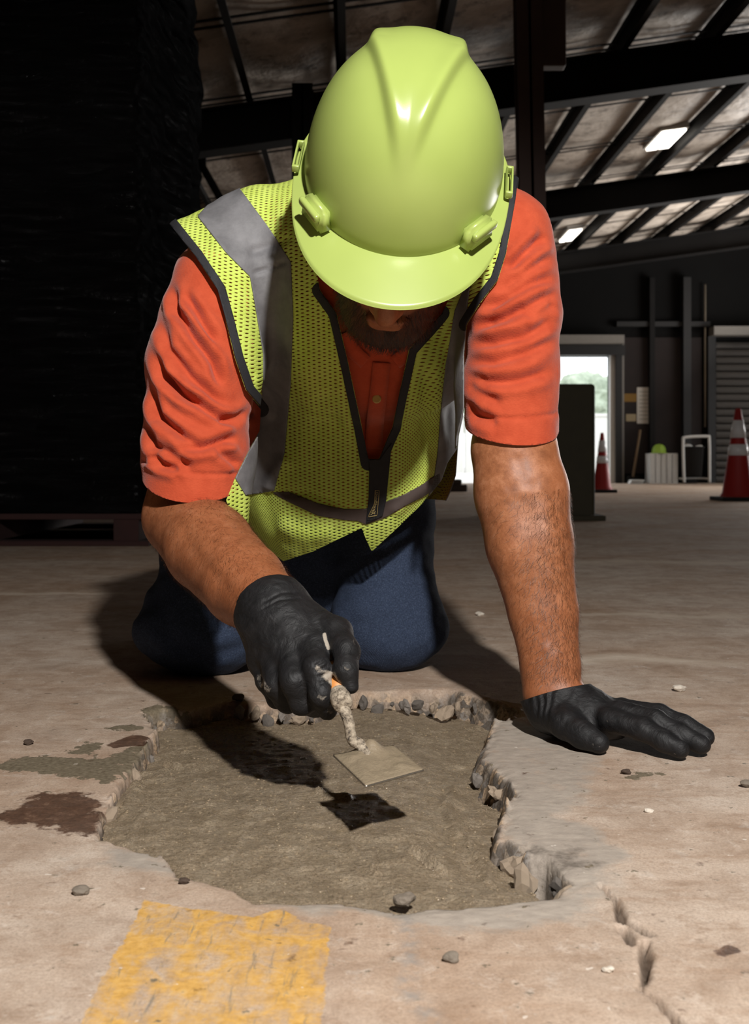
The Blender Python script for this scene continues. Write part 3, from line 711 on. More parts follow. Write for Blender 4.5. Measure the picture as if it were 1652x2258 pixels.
# notices on the wall
M_PAPER = simple('notice_paper', s2l(190, 184, 174), 0.8, 0, 0.05, 8); M_INK = simple('notice_ink', s2l(150, 144, 134), 0.8)
M_YEL = simple('dull_yellow_card', s2l(120, 88, 30), 0.8); M_TAN = simple('tan_card', s2l(150, 134, 104), 0.8); M_RED = simple('dull_red_card', s2l(70, 26, 20), 0.8)
def sheet(name, x0, y0, x1, y1, mat, label, lines=0):
    a = W(x0, y1, 17.56); c = W(x1, y0, 17.56); cc = ((a[0]+c[0])/2, 17.56, (a[2]+c[2])/2); w2 = (c[0]-a[0])/2; h2 = (c[2]-a[2])/2
    r = empty(name, cc, label=label, cat='notice')
    boxes('paper', [((-w2, 0.0, -h2), (w2, 0.012, h2))], mat, r)
    for i in range(lines):
        zz = h2*0.75-i*h2*1.5/max(1, lines-1); boxes('text_line', [((-w2*0.75, -0.002, zz-0.009), (w2*(0.75-0.25*(i % 3 == 2)), 0.0, zz+0.009))], M_INK, r)
sheet('posted_notice', 1405, 854, 1442, 934, M_PAPER, 'tall pale paper notice pinned to the dark far wall', 8)
sheet('yellow_card', 1374, 868, 1404, 886, M_YEL, 'dull yellow card on the far wall beside the tall notice')
sheet('tan_card', 1381, 913, 1403, 929, M_TAN, 'small tan card below the yellow one on the far wall')
sheet('red_card', 1363, 872, 1373, 902, M_RED, 'narrow dull red card beside the yellow card')
boxes('wall_board', [((4.0, 17.57, 0.15), (5.28, 17.6, 2.35))], simple('dark_brown_board', s2l(30, 20, 17), 0.85, 0, 0.4, 5), label='large dark brown board covering the far wall right of the doorway', cat='wall board')
# tools leaning on the wall
M_TOOL = simple('worn_tool_handle', s2l(120, 98, 72), 0.7)
for i, (x0, y0, x1, y1, lab) in enumerate(((1396, 1062, 1412, 948, 'wooden-handled tool leaning on the far wall left of the cart'), (1524, 1062, 1508, 945, 'wooden-handled tool leaning on the far wall behind the cart'))):
    a = W(x0, y0, 17.3); a[2] = 0.0; c = W(x1, y1, 17.5)
    r = empty('long_handled_tool', tuple(a), label=lab, cat='tool', group='tools leaning on the far wall')
    V, F = tube([(0, 0, 0.1), tuple(c-a)], 0.02, 8); mesh_obj('handle', V, F, M_TOOL, r)
    boxes('blade', [((-0.09, -0.01, 0.0), (0.09, 0.01, 0.12))], M_BLKSTEEL, r, bevel=0.003)
# the yard outside
M_YARD = simple('pale_yard_concrete', s2l(214, 212, 206), 0.9, 0, 0.06, 1)
boxes('yard_ground', [((-30, 17.8, -0.12), (40, 80, -0.02))], M_YARD, kind='structure')
yw = empty('yard_wall', (3, 36, 0), label='long pale wall across the yard outside the doorway', cat='wall')
for i in range(8): boxes('wall_panel', [((-14+i*3.5, 0, -0.05), (-10.54+i*3.5, 0.3, 1.85))], M_WHT, yw, bevel=0.02)
boxes('coping', [((-14, -0.05, 1.85), (14, 0.35, 1.95))], M_WHT, yw, bevel=0.02)
m, t, b = nt('tree_foliage'); tc = nd(t, 'ShaderNodeTexCoord').outputs['Object']
t.links.new(ramp(t, noise(t, 3, 5, 0.7, tc), [(0.3, s2l(140, 152, 134)), (0.7, s2l(188, 198, 178))]), b.inputs['Base Color']); b.inputs['Roughness'].default_value = 0.9; M_TREE = m
M_BARK = simple('bark', s2l(96, 82, 68), 0.9)
for i, (x, r_, h_) in enumerate(((0.2, 1.5, 3.2), (4.3, 1.7, 3.5), (8.1, 1.4, 3.3), (12.0, 1.7, 3.6))):
    tr = empty('yard_tree', (x, 42+i % 2, -0.02), label='pale leafy tree rising behind the yard wall outside the doorway', cat='tree', group='trees behind the yard wall')
    V, F = tube([(0, 0, 0), (0.05, 0, 1.4), (0, 0, 2.4)], [0.18, 0.14, 0.1], 8); mesh_obj('trunk', V, F, M_BARK, tr)
    bm = bmesh.new(); bmesh.ops.create_icosphere(bm, subdivisions=5, radius=1.0); V = np.array([v.co for v in bm.verts]); F = [[v.index for v in f.verts] for f in bm.faces]; bm.free()
    V = V*(1+0.28*vnoise(V+i*9, 2.2)+0.16*vnoise(V+i*5, 6)+0.10*vnoise(V, 15))[:, None]*np.array([r_, r_*0.9, r_*0.8])+np.array([0, 0, h_-0.6])
    mesh_obj('crown', V, F, M_TREE, tr)
# ------------------------------------------------------------------ the kneeling worker
A = lambda *p: np.array(p, dtype=np.float32)
# joints (world metres)
SR, SL = W(468, 628, 1.425), W(1128, 520, 1.42)
ER, EL = W(404, 1140, 1.395), W(1150, 1085, 1.375)
WR, WL = W(606, 1352, 1.140), W(1216, 1530, 1.330)
HT, HROLL = math.radians(53.5), math.radians(7.0)
c_, s_ = math.cos(HT), math.sin(HT); cr_, sr_ = math.cos(HROLL), math.sin(HROLL)
HR = np.array([[cr_, 0, sr_], [0, 1, 0], [-sr_, 0, cr_]]) @ np.array([[-1, 0, 0], [0, -c_, -s_], [0, -s_, c_]]).T     # columns: side, forward, up
HO = np.array([0.0325, 1.241, 0.6575])
hl = lambda x, y, z: HO+HR @ np.array([x, y, z])
def local(P): return (P-HO.astype(np.float32)) @ HR.astype(np.float32)

KR, KL = A(-0.270, 1.728, 0.088), A(0.022, 1.765, 0.082)
HPR, HPL = A(-0.235, 1.94, 0.43), A(-0.005, 1.94, 0.43)
FR, FL = A(-0.27, 2.16, 0.065), A(0.02, 2.18, 0.065)

def f_torso(P):
    d = cap(P, A(-0.160, 1.475, 0.594), A(0.128, 1.475, 0.648), 0.079, 0.078)
    d = smin(d, cap(P, A(-0.02, 1.50, 0.60), A(-0.12, 1.92, 0.45), 0.125, 0.15), 0.06)
    d = smin(d, ell(P, A(-0.01, 1.53, 0.52), A(0.165, 0.135, 0.13)), 0.05)
    d = smin(d, ell(P, A(-0.050, 1.71, 0.39), A(0.166, 0.16, 0.18)), 0.05)
    return d
def f_sleeves(P):
    a = chain(P, [W(472, 630, 1.425), W(444, 800, 1.405), W(430, 1000, 1.385), W(420, 1140, 1.375)], [0.056, 0.0690, 0.0650, 0.0635], 0.012)
    b = chain(P, [W(1122, 520, 1.42), W(1133, 690, 1.41), W(1126, 850, 1.395), W(1128, 1020, 1.385)], [0.058, 0.0600, 0.0585, 0.0605], 0.012)
    return a, b
def f_shirt(P):
    d = f_torso(P); a, b = f_sleeves(P)
    return smin(smin(d, a, 0.035), b, 0.035)
def f_legs(P, k=1.0):
    r = smin(cap(P, KR, HPR, 0.083, 0.115), cap(P, KR, FR, 0.072, 0.05), 0.03)
    l = smin(cap(P, KL, HPL, 0.076, 0.112), cap(P, KL, FL, 0.068, 0.05), 0.03)
    r = smin(r, ell(P, KR+A(0, -0.02, -0.02), A(0.105, 0.075, 0.066)), 0.04); l = smin(l, ell(P, KL+A(0, -0.015, -0.02), A(0.090, 0.07, 0.06)), 0.04)
    d = smin(r, l, 0.03)
    d = smin(d, cap(P, HPR+A(0.02, 0, 0.0), HPL, 0.12, 0.115), 0.04)
    d = smin(d, ell(P, A(-0.125, 1.875, 0.23), A(0.15, 0.085, 0.21)), 0.04)
    return d
ARM_R = [SR, W(436, 860, 1.405), ER, W(462, 1208, 1.315), W(540, 1290, 1.220), WR]; RAD_R = [0.048, 0.040, 0.0510, 0.0530, 0.046, 0.0350]
ARM_L = [SL, W(1130, 800, 1.40), W(1134, 990, 1.38), EL, W(1168, 1200, 1.362), W(1198, 1350, 1.348), W(1214, 1470, 1.336), WL]; RAD_L = [0.048, 0.040, 0.0535, 0.0590, 0.0540, 0.0425, 0.0360, 0.0352]
def f_head(P):
    q = local(P); X = np.abs(q[:, 0]); qs = np.column_stack([X, q[:, 1], q[:, 2]])
    e = lambda c, r: ell(q, c, r); es = lambda c, r: ell(qs, c, r)
    d = e(A(0, -0.012, 0.0), A(0.082, 0.102, 0.095))                        # skull
    d = smin(d, e(A(0, 0.018, -0.090), A(0.077, 0.078, 0.105)), 0.03)       # face block
    d = smin(d, e(A(0, 0.046, -0.172), A(0.056, 0.050, 0.046)), 0.03)       # jaw and chin
    d = smin(d, es(A(0.050, 0.062, -0.090), A(0.027, 0.022, 0.024)), 0.015)  # cheekbones
    d = smin(d, es(A(0.026, 0.090, -0.040), A(0.024, 0.012, 0.010)), 0.012)  # brow
    sock = es(A(0.032, 0.100, -0.060), A(0.018, 0.014, 0.011)); d = -smin(-d, sock, 0.010)
    d = smin(d, es(A(0.032, 0.080, -0.060), A(0.016, 0.0135, 0.013)), 0.004)  # closed lids
    d = smin(d, cap(q, A(0, 0.094, -0.058), A(0, 0.116, -0.112), 0.0085, 0.0135), 0.010)   # nose
    d = smin(d, es(A(0.013, 0.103, -0.112), A(0.009, 0.010, 0.008)), 0.006)
    d = smin(d, es(A(0.008, 0.096, -0.136), A(0.019, 0.011, 0.006)), 0.006)   # lips
    d = smin(d, es(A(0.007, 0.094, -0.147), A(0.016, 0.011, 0.006)), 0.005)
    d = smin(d, es(A(0.077, -0.008, -0.062), A(0.009, 0.022, 0.032)), 0.006)  # ears
    return d
def f_body(P):
    d = f_torso(P)+0.016
    d = smin(d, f_legs(P)+0.014, 0.02)
    d = smin(d, chain(P, ARM_R, RAD_R, 0.008), 0.02)
    d = smin(d, chain(P, ARM_L, RAD_L, 0.008, A(0, 1, 0), 0.86), 0.02)
    # hands inside the gloves
    d = smin(d, cap(P, WR, W(655, 1450, 1.105), 0.030, 0.026), 0.01)
    d = smin(d, cap(P, WL, A(0.275, 1.288, 0.030), 0.028, 0.020), 0.01)
    d = smin(d, cap(P, hl(0, -0.035, -0.10), A(-0.005, 1.47, 0.63), 0.058, 0.068), 0.03)
    d = smin(d, f_head(P), 0.014)
    return d
V, Q = surf(f_body, (-0.50, 1.02, -0.02), (0.46, 2.30, 0.86), 0.0036); T = tris(Q)
V = smooth_mesh(V, T, 3, 0.5); N = vnormals(V, T)
px = proj(V)
# muscle and vein relief on the forearms
def groove(P2d, lst, amp, w):
    r = np.zeros(len(P2d))
    for pl in lst:
        d, tt = pline(P2d, pl); r += amp*np.exp(-(d/w)**2)*sstep(0, 0.15, tt)*sstep(1, 0.85, tt)
    return r
front = np.clip(-N[:, 1]*1.4, 0, 1)
dv = groove(px, [[(1140, 1000), (1146, 1030), (1158, 1060)], [(1110, 1082), (1150, 1066), (1195, 1070)]], -0.0011, 12)+groove(px, [[(1150, 1080), (1165, 1150), (1180, 1240)]], -0.0012, 22)
dv += groove(px, [[(1110, 1100), (1105, 1180), (1130, 1280)], [(1205, 1090), (1222, 1190), (1220, 1300)]], 0.0022, 26)
dv += groove(px, [[(1200, 1420), (1215, 1450), (1240, 1440)]], 0.0016, 14)+groove(px, [[(430, 1190), (500, 1260), (570, 1320)]], 0.0018, 22)+groove(px, [[(380, 1120), (430, 1215), (520, 1320)]], -0.0012, 14)
V = V+N*(dv*front)[:, None]
m, t, b = nt('tanned_skin'); tc = nd(t, 'ShaderNodeTexCoord').outputs['Object']
c = ramp(t, noise(t, 60, 6, 0.7, tc), [(0.3, s2l(124, 76, 48)), (0.5, s2l(158, 102, 68)), (0.7, s2l(184, 128, 94))])
c = mix(t, mth(t, 'MULTIPLY', attr(t, 'ruddy').outputs['Fac'], 0.75), c, s2l(150, 88, 54))
c = mix(t, mth(t, 'MULTIPLY', attr(t, 'beard').outputs['Fac'], 0.9), c, s2l(44, 26, 18))
c = mix(t, ramp(t, noise(t, 700, 3, 0.7, tc), [(0.32, (0.4,)*3), (0.55, (0, 0, 0))]), c, s2l(120, 70, 45))
t.links.new(c, b.inputs['Base Color']); b.inputs['Roughness'].default_value = 0.48; b.inputs['Specular IOR Level'].default_value = 0.4
b.inputs['Subsurface Weight'].default_value = 0.08; b.inputs['Subsurface Radius'].default_value = (0.01, 0.004, 0.002); b.inputs['Subsurface Scale'].default_value = 0.4
bump(t, b, noise(t, 520, 4, 0.7, tc), 0.25, 0.0008); M_SKIN = m
person = mesh_obj('person', V, T, M_SKIN, label='bearded kneeling worker in lime vest, orange polo and jeans, leaning on one gloved hand', cat='person')
q = local(V.astype(np.float32))
bd = sstep(-0.122, -0.136, q[:, 2]-0.55*np.clip(np.abs(q[:, 0])-0.028, 0, 1))*sstep(-0.01, 0.01, q[:, 1])*(q[:, 1] < 0.14)
lip = sstep(0.0, 0.004, 0.011-np.abs(q[:, 2]+0.141))*sstep(0.024, 0.018, np.abs(q[:, 0]))*(q[:, 1] > 0.085)
bd = bd*(1-lip)*(np.linalg.norm(q, axis=1) < 0.26)
add_attr(person, 'beard', bd)
# forearms towards the wrists are more tanned
ru = np.zeros(len(V)); dR, tR = seg_dist(V, ER.astype(float), WR.astype(float)); dL, tL = seg_dist(V, EL.astype(float), WL.astype(float))
ru = np.maximum(ru, (dR < 0.075)*(0.55+0.45*tR)); ru = np.maximum(ru, (dL < 0.075)*(0.1+0.75*tL)*1.0)
ru = np.maximum(ru, (dL < 0.075)*0.8*sstep(0.012, 0.045, V[:, 0]-(EL[0]+(WL[0]-EL[0])*tL))); ru = np.maximum(ru, 0.5*(np.linalg.norm(q, axis=1) < 0.22))
add_attr(person, 'ruddy', np.clip(ru, 0, 1))

def hairs(name, V, T, N, wmask, n, dirf, length, width, mat, parent, lift=0.35, jitter=0.5):
    tri = T[wmask[T].min(1) > 0.05]
    ar = np.linalg.norm(np.cross(V[tri[:, 1]]-V[tri[:, 0]], V[tri[:, 2]]-V[tri[:, 0]]), axis=1)*wmask[tri].mean(1)
    k = RNG.choice(len(tri), n, p=ar/ar.sum()); u = RNG.random((n, 2)); f = u.sum(1) > 1; u[f] = 1-u[f]
    a, b_, c_h = V[tri[k, 0]], V[tri[k, 1]], V[tri[k, 2]]
    P = a+(b_-a)*u[:, :1]+(c_h-a)*u[:, 1:]; n_ = N[tri[k, 0]]
    d = dirf(P); d = d+jitter*RNG.normal(size=d.shape); d -= (d*n_).sum(1)[:, None]*n_; d /= np.linalg.norm(d, axis=1)[:, None]+1e-9
    L = length*(0.5+0.8*RNG.random(n))[:, None]; sd_ = np.cross(d, n_)
    bend = RNG.normal(size=(n, 1))*0.3
    P0 = P-n_*0.0004; P1 = P+d*L*0.5+n_*L*lift*0.6; P2_ = P+(d+bend*sd_)*L*0.95+n_*L*lift*0.75
    w = width
    VV = np.stack([P0-sd_*w, P0+sd_*w, P1-sd_*w*0.8, P1+sd_*w*0.8, P2_], 1).reshape(-1, 3)
    i = np.arange(n)[:, None]*5
    TT = np.concatenate([i+np.array([[0, 1, 3]]), i+np.array([[0, 3, 2]]), i+np.array([[2, 3, 4]])])
    return mesh_obj(name, VV, TT, mat, parent, smooth=False, kind='stuff')
M_HAIR = simple('brown_body_hair', s2l(96, 62, 40), 0.5, 0, 0.3, 300); M_BEARD = simple('dark_beard_hair', s2l(40, 25, 18), 0.55, 0, 0.3, 300)
dirR = (WR-ER)/np.linalg.norm(WR-ER); dirL = (WL-EL)/np.linalg.norm(WL-EL)
mR = ((dR < 0.072) & (tR > 0.0) & (tR < 0.97)).astype(float)*(0.35+0.65*vnoise(V, 25).clip(0, 1))
hairs('arm_hair', V, T, N, mR, 7000, lambda P: np.tile(dirR*0.6+np.array([0.25, 0, -0.55]), (len(P), 1)), 0.012, 0.00011, M_HAIR, person)
mL = ((dL < 0.075) & (tL > 0.02) & (tL < 0.95)).astype(float)*(0.12+0.88*sstep(-0.025, 0.035, V[:, 0]-(EL[0]+(WL[0]-EL[0])*tL)+0.03*tL))
hairs('arm_hair', V, T, N, mL, 7000, lambda P: np.tile(dirL*0.7+np.array([-0.45, 0, -0.2]), (len(P), 1)), 0.011, 0.00011, M_HAIR, person)
hairs('beard', V, T, N, np.where(bd > 0.4, bd, 0), 4200, lambda P: np.tile(HR @ np.array([0, 0.25, -1.0]), (len(P), 1)), 0.015, 0.00024, M_BEARD, person, 0.6, 0.35)
for sx in (-1, 1):
    eb = hl(sx*0.030, 0.097, -0.042)
    Vb, Fb = tube([hl(sx*0.010, 0.099, -0.043), hl(sx*0.028, 0.1015, -0.038), hl(sx*0.048, 0.088, -0.044)], [0.003, 0.0042, 0.002], 8); mesh_obj('eyebrow', Vb, Fb, M_BEARD, person)

# ---- orange polo shirt
m, t, b = nt('orange_polo_knit'); tc = nd(t, 'ShaderNodeTexCoord').outputs['Object']
c = ramp(t, noise(t, 45, 4, 0.6, tc), [(0.3, s2l(170, 66, 38)), (0.7, s2l(186, 78, 48))])
t.links.new(c, b.inputs['Base Color']); b.inputs['Roughness'].default_value = 0.85; b.inputs['Specular IOR Level'].default_value = 0.2
b.inputs['Sheen Weight'].default_value = 0.15
wv = nd(t, 'ShaderNodeTexVoronoi', {'Vector': nd(t, 'ShaderNodeMapping', {'Vector': tc, 'Scale': (330, 330, 520)}).outputs[0], 'Scale': 1.0}).outputs['Distance']
bump(t, b, wv, 0.35, 0.0008); M_POLO = m
V, Q = surf(f_shirt, (-0.40, 1.26, 0.17), (0.34, 2.1, 0.86), 0.0030); T = tris(Q)
V = smooth_mesh(V, T, 3, 0.5); N = vnormals(V, T); px = proj(V)
GR = [[(374, 616), (392, 690), (428, 742), (470, 800), (492, 866)], [(350, 690), (370, 770), (420, 832), (482, 882), (512, 908)], [(338, 760), (362, 832), (420, 884), (492, 924), (545, 948)],
      [(326, 846), (352, 920), (405, 966), (452, 978)], [(345, 812), (398, 868), (462, 896)], [(318, 925), (340, 984), (392, 1012), (432, 1042)], [(385, 990), (440, 986), (524, 962)],
      [(468, 984), (500, 1008), (528, 1030)], [(402, 640), (442, 702), (484, 762)], [(332, 1000), (360, 1024), (400, 1034)], [(480, 930), (520, 920), (565, 905)]]
GL = [[(1116, 600), (1160, 560), (1208, 518)], [(1092, 650), (1150, 610), (1218, 562)], [(1062, 692), (1130, 652), (1225, 600)], [(1038, 727), (1110, 702), (1230, 640)],
      [(1028, 762), (1090, 758), (1160, 742), (1232, 690)], [(1024, 797), (1090, 798), (1160, 777), (1230, 745)], [(1022, 825), (1075, 842), (1150, 838), (1224, 815)],
      [(1024, 845), (1070, 872), (1112, 888)], [(1028, 885), (1055, 920), (1104, 936)], [(1150, 700), (1190, 690), (1228, 668)]]
front = sstep(-0.15, -0.55, N[:, 1]*1.0)
sl = (px[:, 0] < 600) | (px[:, 0] > 1010)
dv = np.zeros(len(V))
for lst, amp, w in ((GR, 0.0082, 9.0), (GL, 0.0058, 10.5)):
    for i, pl in enumerate(lst):
        d, tt = pline(px+3*np.stack([vnoise(V, 30), vnoise(V+5, 30)], -1), pl); e = sstep(0, 0.22, tt)*sstep(1, 0.78, tt); k = (1.25, 0.8, 1.0)[i % 3]*(1.5 if lst is GL and i < 5 else 1.0)
        dv += e*k*amp*(-np.exp(-(d/w)**2)+0.55*np.exp(-((d-2.2*w)/(1.2*w))**2))
V = V+N*(dv*front*sl)[:, None]
back = 0.003*fbm(V*np.array([1, 1, 1.6]), 16, 3)*(1-front); V = V+N*back[:, None]
# hem bands: a slight step in where the cuff starts
cuffR = (px[:, 1]-(1052+0.10*(px[:, 0]-430)-0.0011*(px[:, 0]-430)**2)); cuffL = (px[:, 1]-(930+0.0*(px[:, 0]-1127)-0.0010*(px[:, 0]-1127)**2))
for cf, sel in ((cuffR, px[:, 0] < 560), (cuffL, px[:, 0] > 1005)):
    V = V-N*(0.0030*np.exp(-((cf+8)/4.0)**2)*sel*front)[:, None]
px = proj(V)
# cut the sleeve ends open; cut planes across the arms
def plane_val(V, a, b, depth_tilt):                       # pixel line a-b tilted in depth
    a3, b3 = W(*a), W(*b); d = b3-a3; d /= np.linalg.norm(d); n = np.cross(d, np.array([0, 1.0, depth_tilt])); n /= np.linalg.norm(n)
    return (V-a3) @ n
vR = plane_val(V, (318, 1034, 1.385), (530, 1058, 1.385), 0.46); vL = plane_val(V, (1028, 942, 1.385), (1226, 952, 1.385), 0.36)
if vR[np.argmax(V[:, 2])] < 0: vR = -vR
if vL[np.argmax(V[:, 2])] < 0: vL = -vL
selR = (V[:, 0] < -0.15); selL = (V[:, 0] > 0.08)
g = np.where(selR & (V[:, 1] < 1.48), vR, np.where(selL & (V[:, 1] < 1.48), vL, 1.0))
neck = np.linalg.norm((V-np.array([0.0, 1.385, 0.60]))*np.array([1, 1.0, 0.9]), axis=1)-0.058
hemz = np.where(V[:, 1] < 1.85, V[:, 2]-0.25, 1.0)
V, T = clip(V, T, np.minimum(np.minimum(g, neck), hemz))
shirt = mesh_obj('polo_shirt', V, T, M_POLO, person, label='orange short-sleeved polo shirt'); solidify(shirt, 0.0022)
# collar, placket and button showing in the neck of the vest
def on_front(f, px_, py_, y0=1.20, off=0.0):
    """distance along the sight line to the surface f = off"""
    Y = np.linspace(y0, 1.9, 700); P = np.stack([W(px_, py_, y) for y in Y]).astype(np.float32)
    d = f(P)-off; i = np.argmax(d < 0); return P[i].astype(float)
def ribbon(pl, w, f, off, n=40):
    s = spline(pl, n); d = np.gradient(s, axis=0); d /= np.linalg.norm(d, axis=1)[:, None]; nn = np.stack([-d[:, 1], d[:, 0]], -1)
    V = []
    for p, q_ in zip(s, nn):
        for k in (-1, -0.33, 0.33, 1): V.append(on_front(f, *(p+q_*w*k), off=off))
    F = [(i*4+j, i*4+j+1, (i+1)*4+j+1, (i+1)*4+j) for i in range(n-1) for j in range(3)]
    return np.array(V), F
Vc, Fc = ribbon([(842, 800), (836, 860), (828, 930), (824, 990)], 19, f_shirt, 0.004); o = mesh_obj('placket', Vc, Fc, M_POLO, shirt); solidify(o, 0.002)
M_BTN = simple('horn_button', s2l(190, 160, 92), 0.4)
bp = on_front(f_shirt, 831, 880, off=0.0075)
Vb, Fb = lathe([(0.0001, -0.001), (0.0055, -0.001), (0.006, 0.0), (0.0055, 0.0012), (0.004, 0.0008), (0.0001, 0.0008)], 20, Matrix.Translation(bp) @ Matrix.Rotation(math.radians(80), 4, 'X')); mesh_obj('button', Vb, Fb, M_BTN, shirt)
for pl in ([(758, 735), (778, 772), (806, 800)], [(925, 735), (905, 772), (872, 800)]):
    Vc, Fc = ribbon(pl, 16, f_shirt, 0.007, 20); o = mesh_obj('collar', Vc, Fc, M_POLO, shirt); solidify(o, 0.003)

# ---- jeans and boots
m, t, b = nt('blue_denim'); tc = nd(t, 'ShaderNodeTexCoord').outputs['Object']
tw = nd(t, 'ShaderNodeTexWave', {'Vector': tc, 'Scale': 260.0, 'Distortion': 3.0, 'Detail': 2.0}, wave_type='BANDS', bands_direction='DIAGONAL').outputs['Fac']
c = ramp(t, noise(t, 500, 4, 0.7, tc), [(0.3, s2l(30, 36, 48)), (0.55, s2l(56, 68, 90)), (0.8, s2l(104, 116, 138))])
c = mix(t, mth(t, 'MULTIPLY', tw, 0.45), c, s2l(38, 45, 60)); c = mix(t, mth(t, 'MULTIPLY', noise(t, 14, 4, 0.6, tc), 0.5), c, s2l(40, 48, 66))
t.links.new(c, b.inputs['Base Color']); b.inputs['Roughness'].default_value = 0.9; b.inputs['Specular IOR Level'].default_value = 0.15
bump(t, b, tw, 0.3, 0.0008); M_DENIM = m
V, Q = surf(f_legs, (-0.44, 1.58, -0.01), (0.17, 2.24, 0.60), 0.0050); T = tris(Q); V = smooth_mesh(V, T, 3, 0.5); N = vnormals(V, T)
V = V+N*(0.004*fbm(V*np.array([1, 1, 1.8]), 13, 3)+0.003*np.sin(V[:, 2]*60+6*vnoise(V, 9))*sstep(0.2, 0.05, V[:, 2]))[:, None]
V[:, 2] = np.maximum(V[:, 2], 0.0015)
V, T = clip(V, T, np.minimum(2.14-V[:, 1], 0.52-V[:, 2]))
jeans = mesh_obj('jeans', V, T, M_DENIM, person, label='dark blue denim jeans on bent knees'); solidify(jeans, 0.0025)
M_BOOT = simple('brown_work_boot', s2l(70, 48, 34), 0.6, 0, 0.25, 20, 0.3)
for p in (FR, FL):
    f = lambda P, p=p: smin(cap(P, p+A(0, -0.01, 0.0), p+A(0.0, 0.07, -0.008), 0.052, 0.048), cap(P, p+A(0, 0.07, -0.018), p+A(0, 0.10, 0.04), 0.04, 0.036), 0.02)
    Vb, Qb = surf(f, p-A(0.08, 0.09, 0.075), p+A(0.08, 0.18, 0.11), 0.006); Tb = tris(Qb); Vb[:, 2] = np.maximum(Vb[:, 2], 0.001)
    mesh_obj('work_boot', smooth_mesh(Vb, Tb, 2), Tb, M_BOOT, person)

# ---- high-visibility vest
def f_vest(P):
    d = f_shirt(P)-0.006
    d = smin(d, cap(P, W(570, 520, 1.46), W(428, 545, 1.422), 0.060, 0.036), 0.025)     # stiff shoulder flare
    d = smin(d, ell(P, A(-0.054, 1.715, 0.375), A(0.176, 0.178, 0.225)), 0.05)        # front hanging free of the belly
    return d-0.004
AHR = [(378, 498), (432, 566), (480, 640), (496, 700), (518, 790), (542, 860), (578, 903), (574, 950), (545, 1000), (520, 1050), (500, 1100), (470, 1160)]
AHL = [(1143, 380), (1137, 440), (1116, 560), (1098, 618), (1060, 668), (1030, 716), (1024, 780), (1024, 900), (1010, 960), (1000, 1100), (1000, 1200)]
OPEN = [(690, 560), (706, 640), (742, 690), (768, 800), (796, 930), (812, 1012), (836, 1012), (852, 972), (866, 940), (880, 870), (902, 770), (975, 690), (1010, 620), (1000, 540)]
HEM = [(300, 1000), (495, 1096), (515, 1140), (545, 1186), (578, 1222), (618, 1240), (690, 1216), (752, 1186), (798, 1164), (806, 1186), (820, 1216), (870, 1170), (930, 1112), (972, 1058), (985, 1020), (1040, 940), (1200, 700), (1200, 300), (300, 300)]
def side_val(px, pl, sgn):
    pl = np.asarray(pl, float); o = np.argsort(pl[:, 1]); d, _ = pline(px, pl)
    x = np.interp(px[:, 1], pl[:, 1], pl[:, 0]); return sgn*np.sign(px[:, 0]-x)*d
V, Q = surf(f_vest, (-0.40, 1.24, 0.10), (0.34, 2.12, 0.88), 0.0032); T = tris(Q); V = smooth_mesh(V, T, 3, 0.5); N = vnormals(V, T); px = proj(V)
front = sstep(0.05, -0.45, N[:, 1])
dv = 0.0035*fbm(V*np.array([2.2, 1, 0.5]), 14, 2)*front
for pl, amp, w in (([(640, 1000), (600, 1060), (592, 1090)], 0.008, 16), ([(592, 1088), (680, 1092), (760, 1120)], -0.008, 9), ([(690, 760), (680, 900), (650, 1040)], 0.005, 28),
                   ([(935, 800), (940, 940), (955, 1040)], -0.006, 14), ([(968, 760), (962, 900), (968, 1000)], 0.006, 16), ([(590, 640), (612, 800), (600, 960)], -0.004, 22),
                   ([(540, 560), (600, 540), (650, 520)], -0.004, 10), ([(560, 820), (580, 870), (598, 930)], 0.004, 10), ([(550, 606), (600, 590), (642, 572)], -0.003, 4),
                   ([(600, 1150), (680, 1180), (750, 1170)], 0.006, 24), ([(860, 1140), (900, 1100), (950, 1060)], 0.005, 14), ([(430, 470), (470, 520), (500, 570)], 0.003, 14),
                   ([(700, 640), (720, 760), (735, 900), (760, 1010)], -0.004, 16), ([(1090, 460), (1075, 560), (1040, 660)], 0.004, 12)):
    d, tt = pline(px, pl); dv += amp*np.exp(-(d/w)**2)*sstep(0, 0.2, tt)*sstep(1, 0.8, tt)*front
V = V+N*dv[:, None]; px = proj(V)
g = side_val(px, AHR, 1.0); g = np.minimum(g, side_val(px, AHL, -1.0))
hem = np.where(V[:, 1] < 1.72, -poly_sd(px, HEM), np.where(V[:, 2] > 0.36, 30.0, (V[:, 2]-0.27)*1500))
g = np.minimum(g, hem)
opn = poly_sd(px, OPEN); g_open = np.where(V[:, 1] < 1.62, opn, np.maximum(opn, 40*(np.linalg.norm(V-np.array([0.0, 1.44, 0.68]), axis=1)-0.10)/0.05))
g = np.minimum(g, g_open)
g = np.minimum(g, (np.linalg.norm((V-np.array([0.0, 1.40, 0.64]))*np.array([1, 0.9, 0.9]), axis=1)-0.085)*1500)
VV, VT, VN, VP = clip(V, T, g, (N, px))
m, t, b = nt('lime_mesh_fabric')
uv = attr(t, 'weave').outputs['Vector']; sp = nd(t, 'ShaderNodeSeparateXYZ', {0: uv})
u = mth(t, 'MULTIPLY', sp.outputs[0], 1/0.0068); v = mth(t, 'MULTIPLY', sp.outputs[1], 1/0.0052)
ui = mth(t, 'FLOOR', u); uf = mth(t, 'SUBTRACT', mth(t, 'FRACT', u), 0.5); vo = mth(t, 'ADD', v, mth(t, 'MULTIPLY', mth(t, 'MODULO', mth(t, 'ADD', ui, 1000.0), 2.0), 0.5))
vf = mth(t, 'SUBTRACT', mth(t, 'FRACT', vo), 0.5)
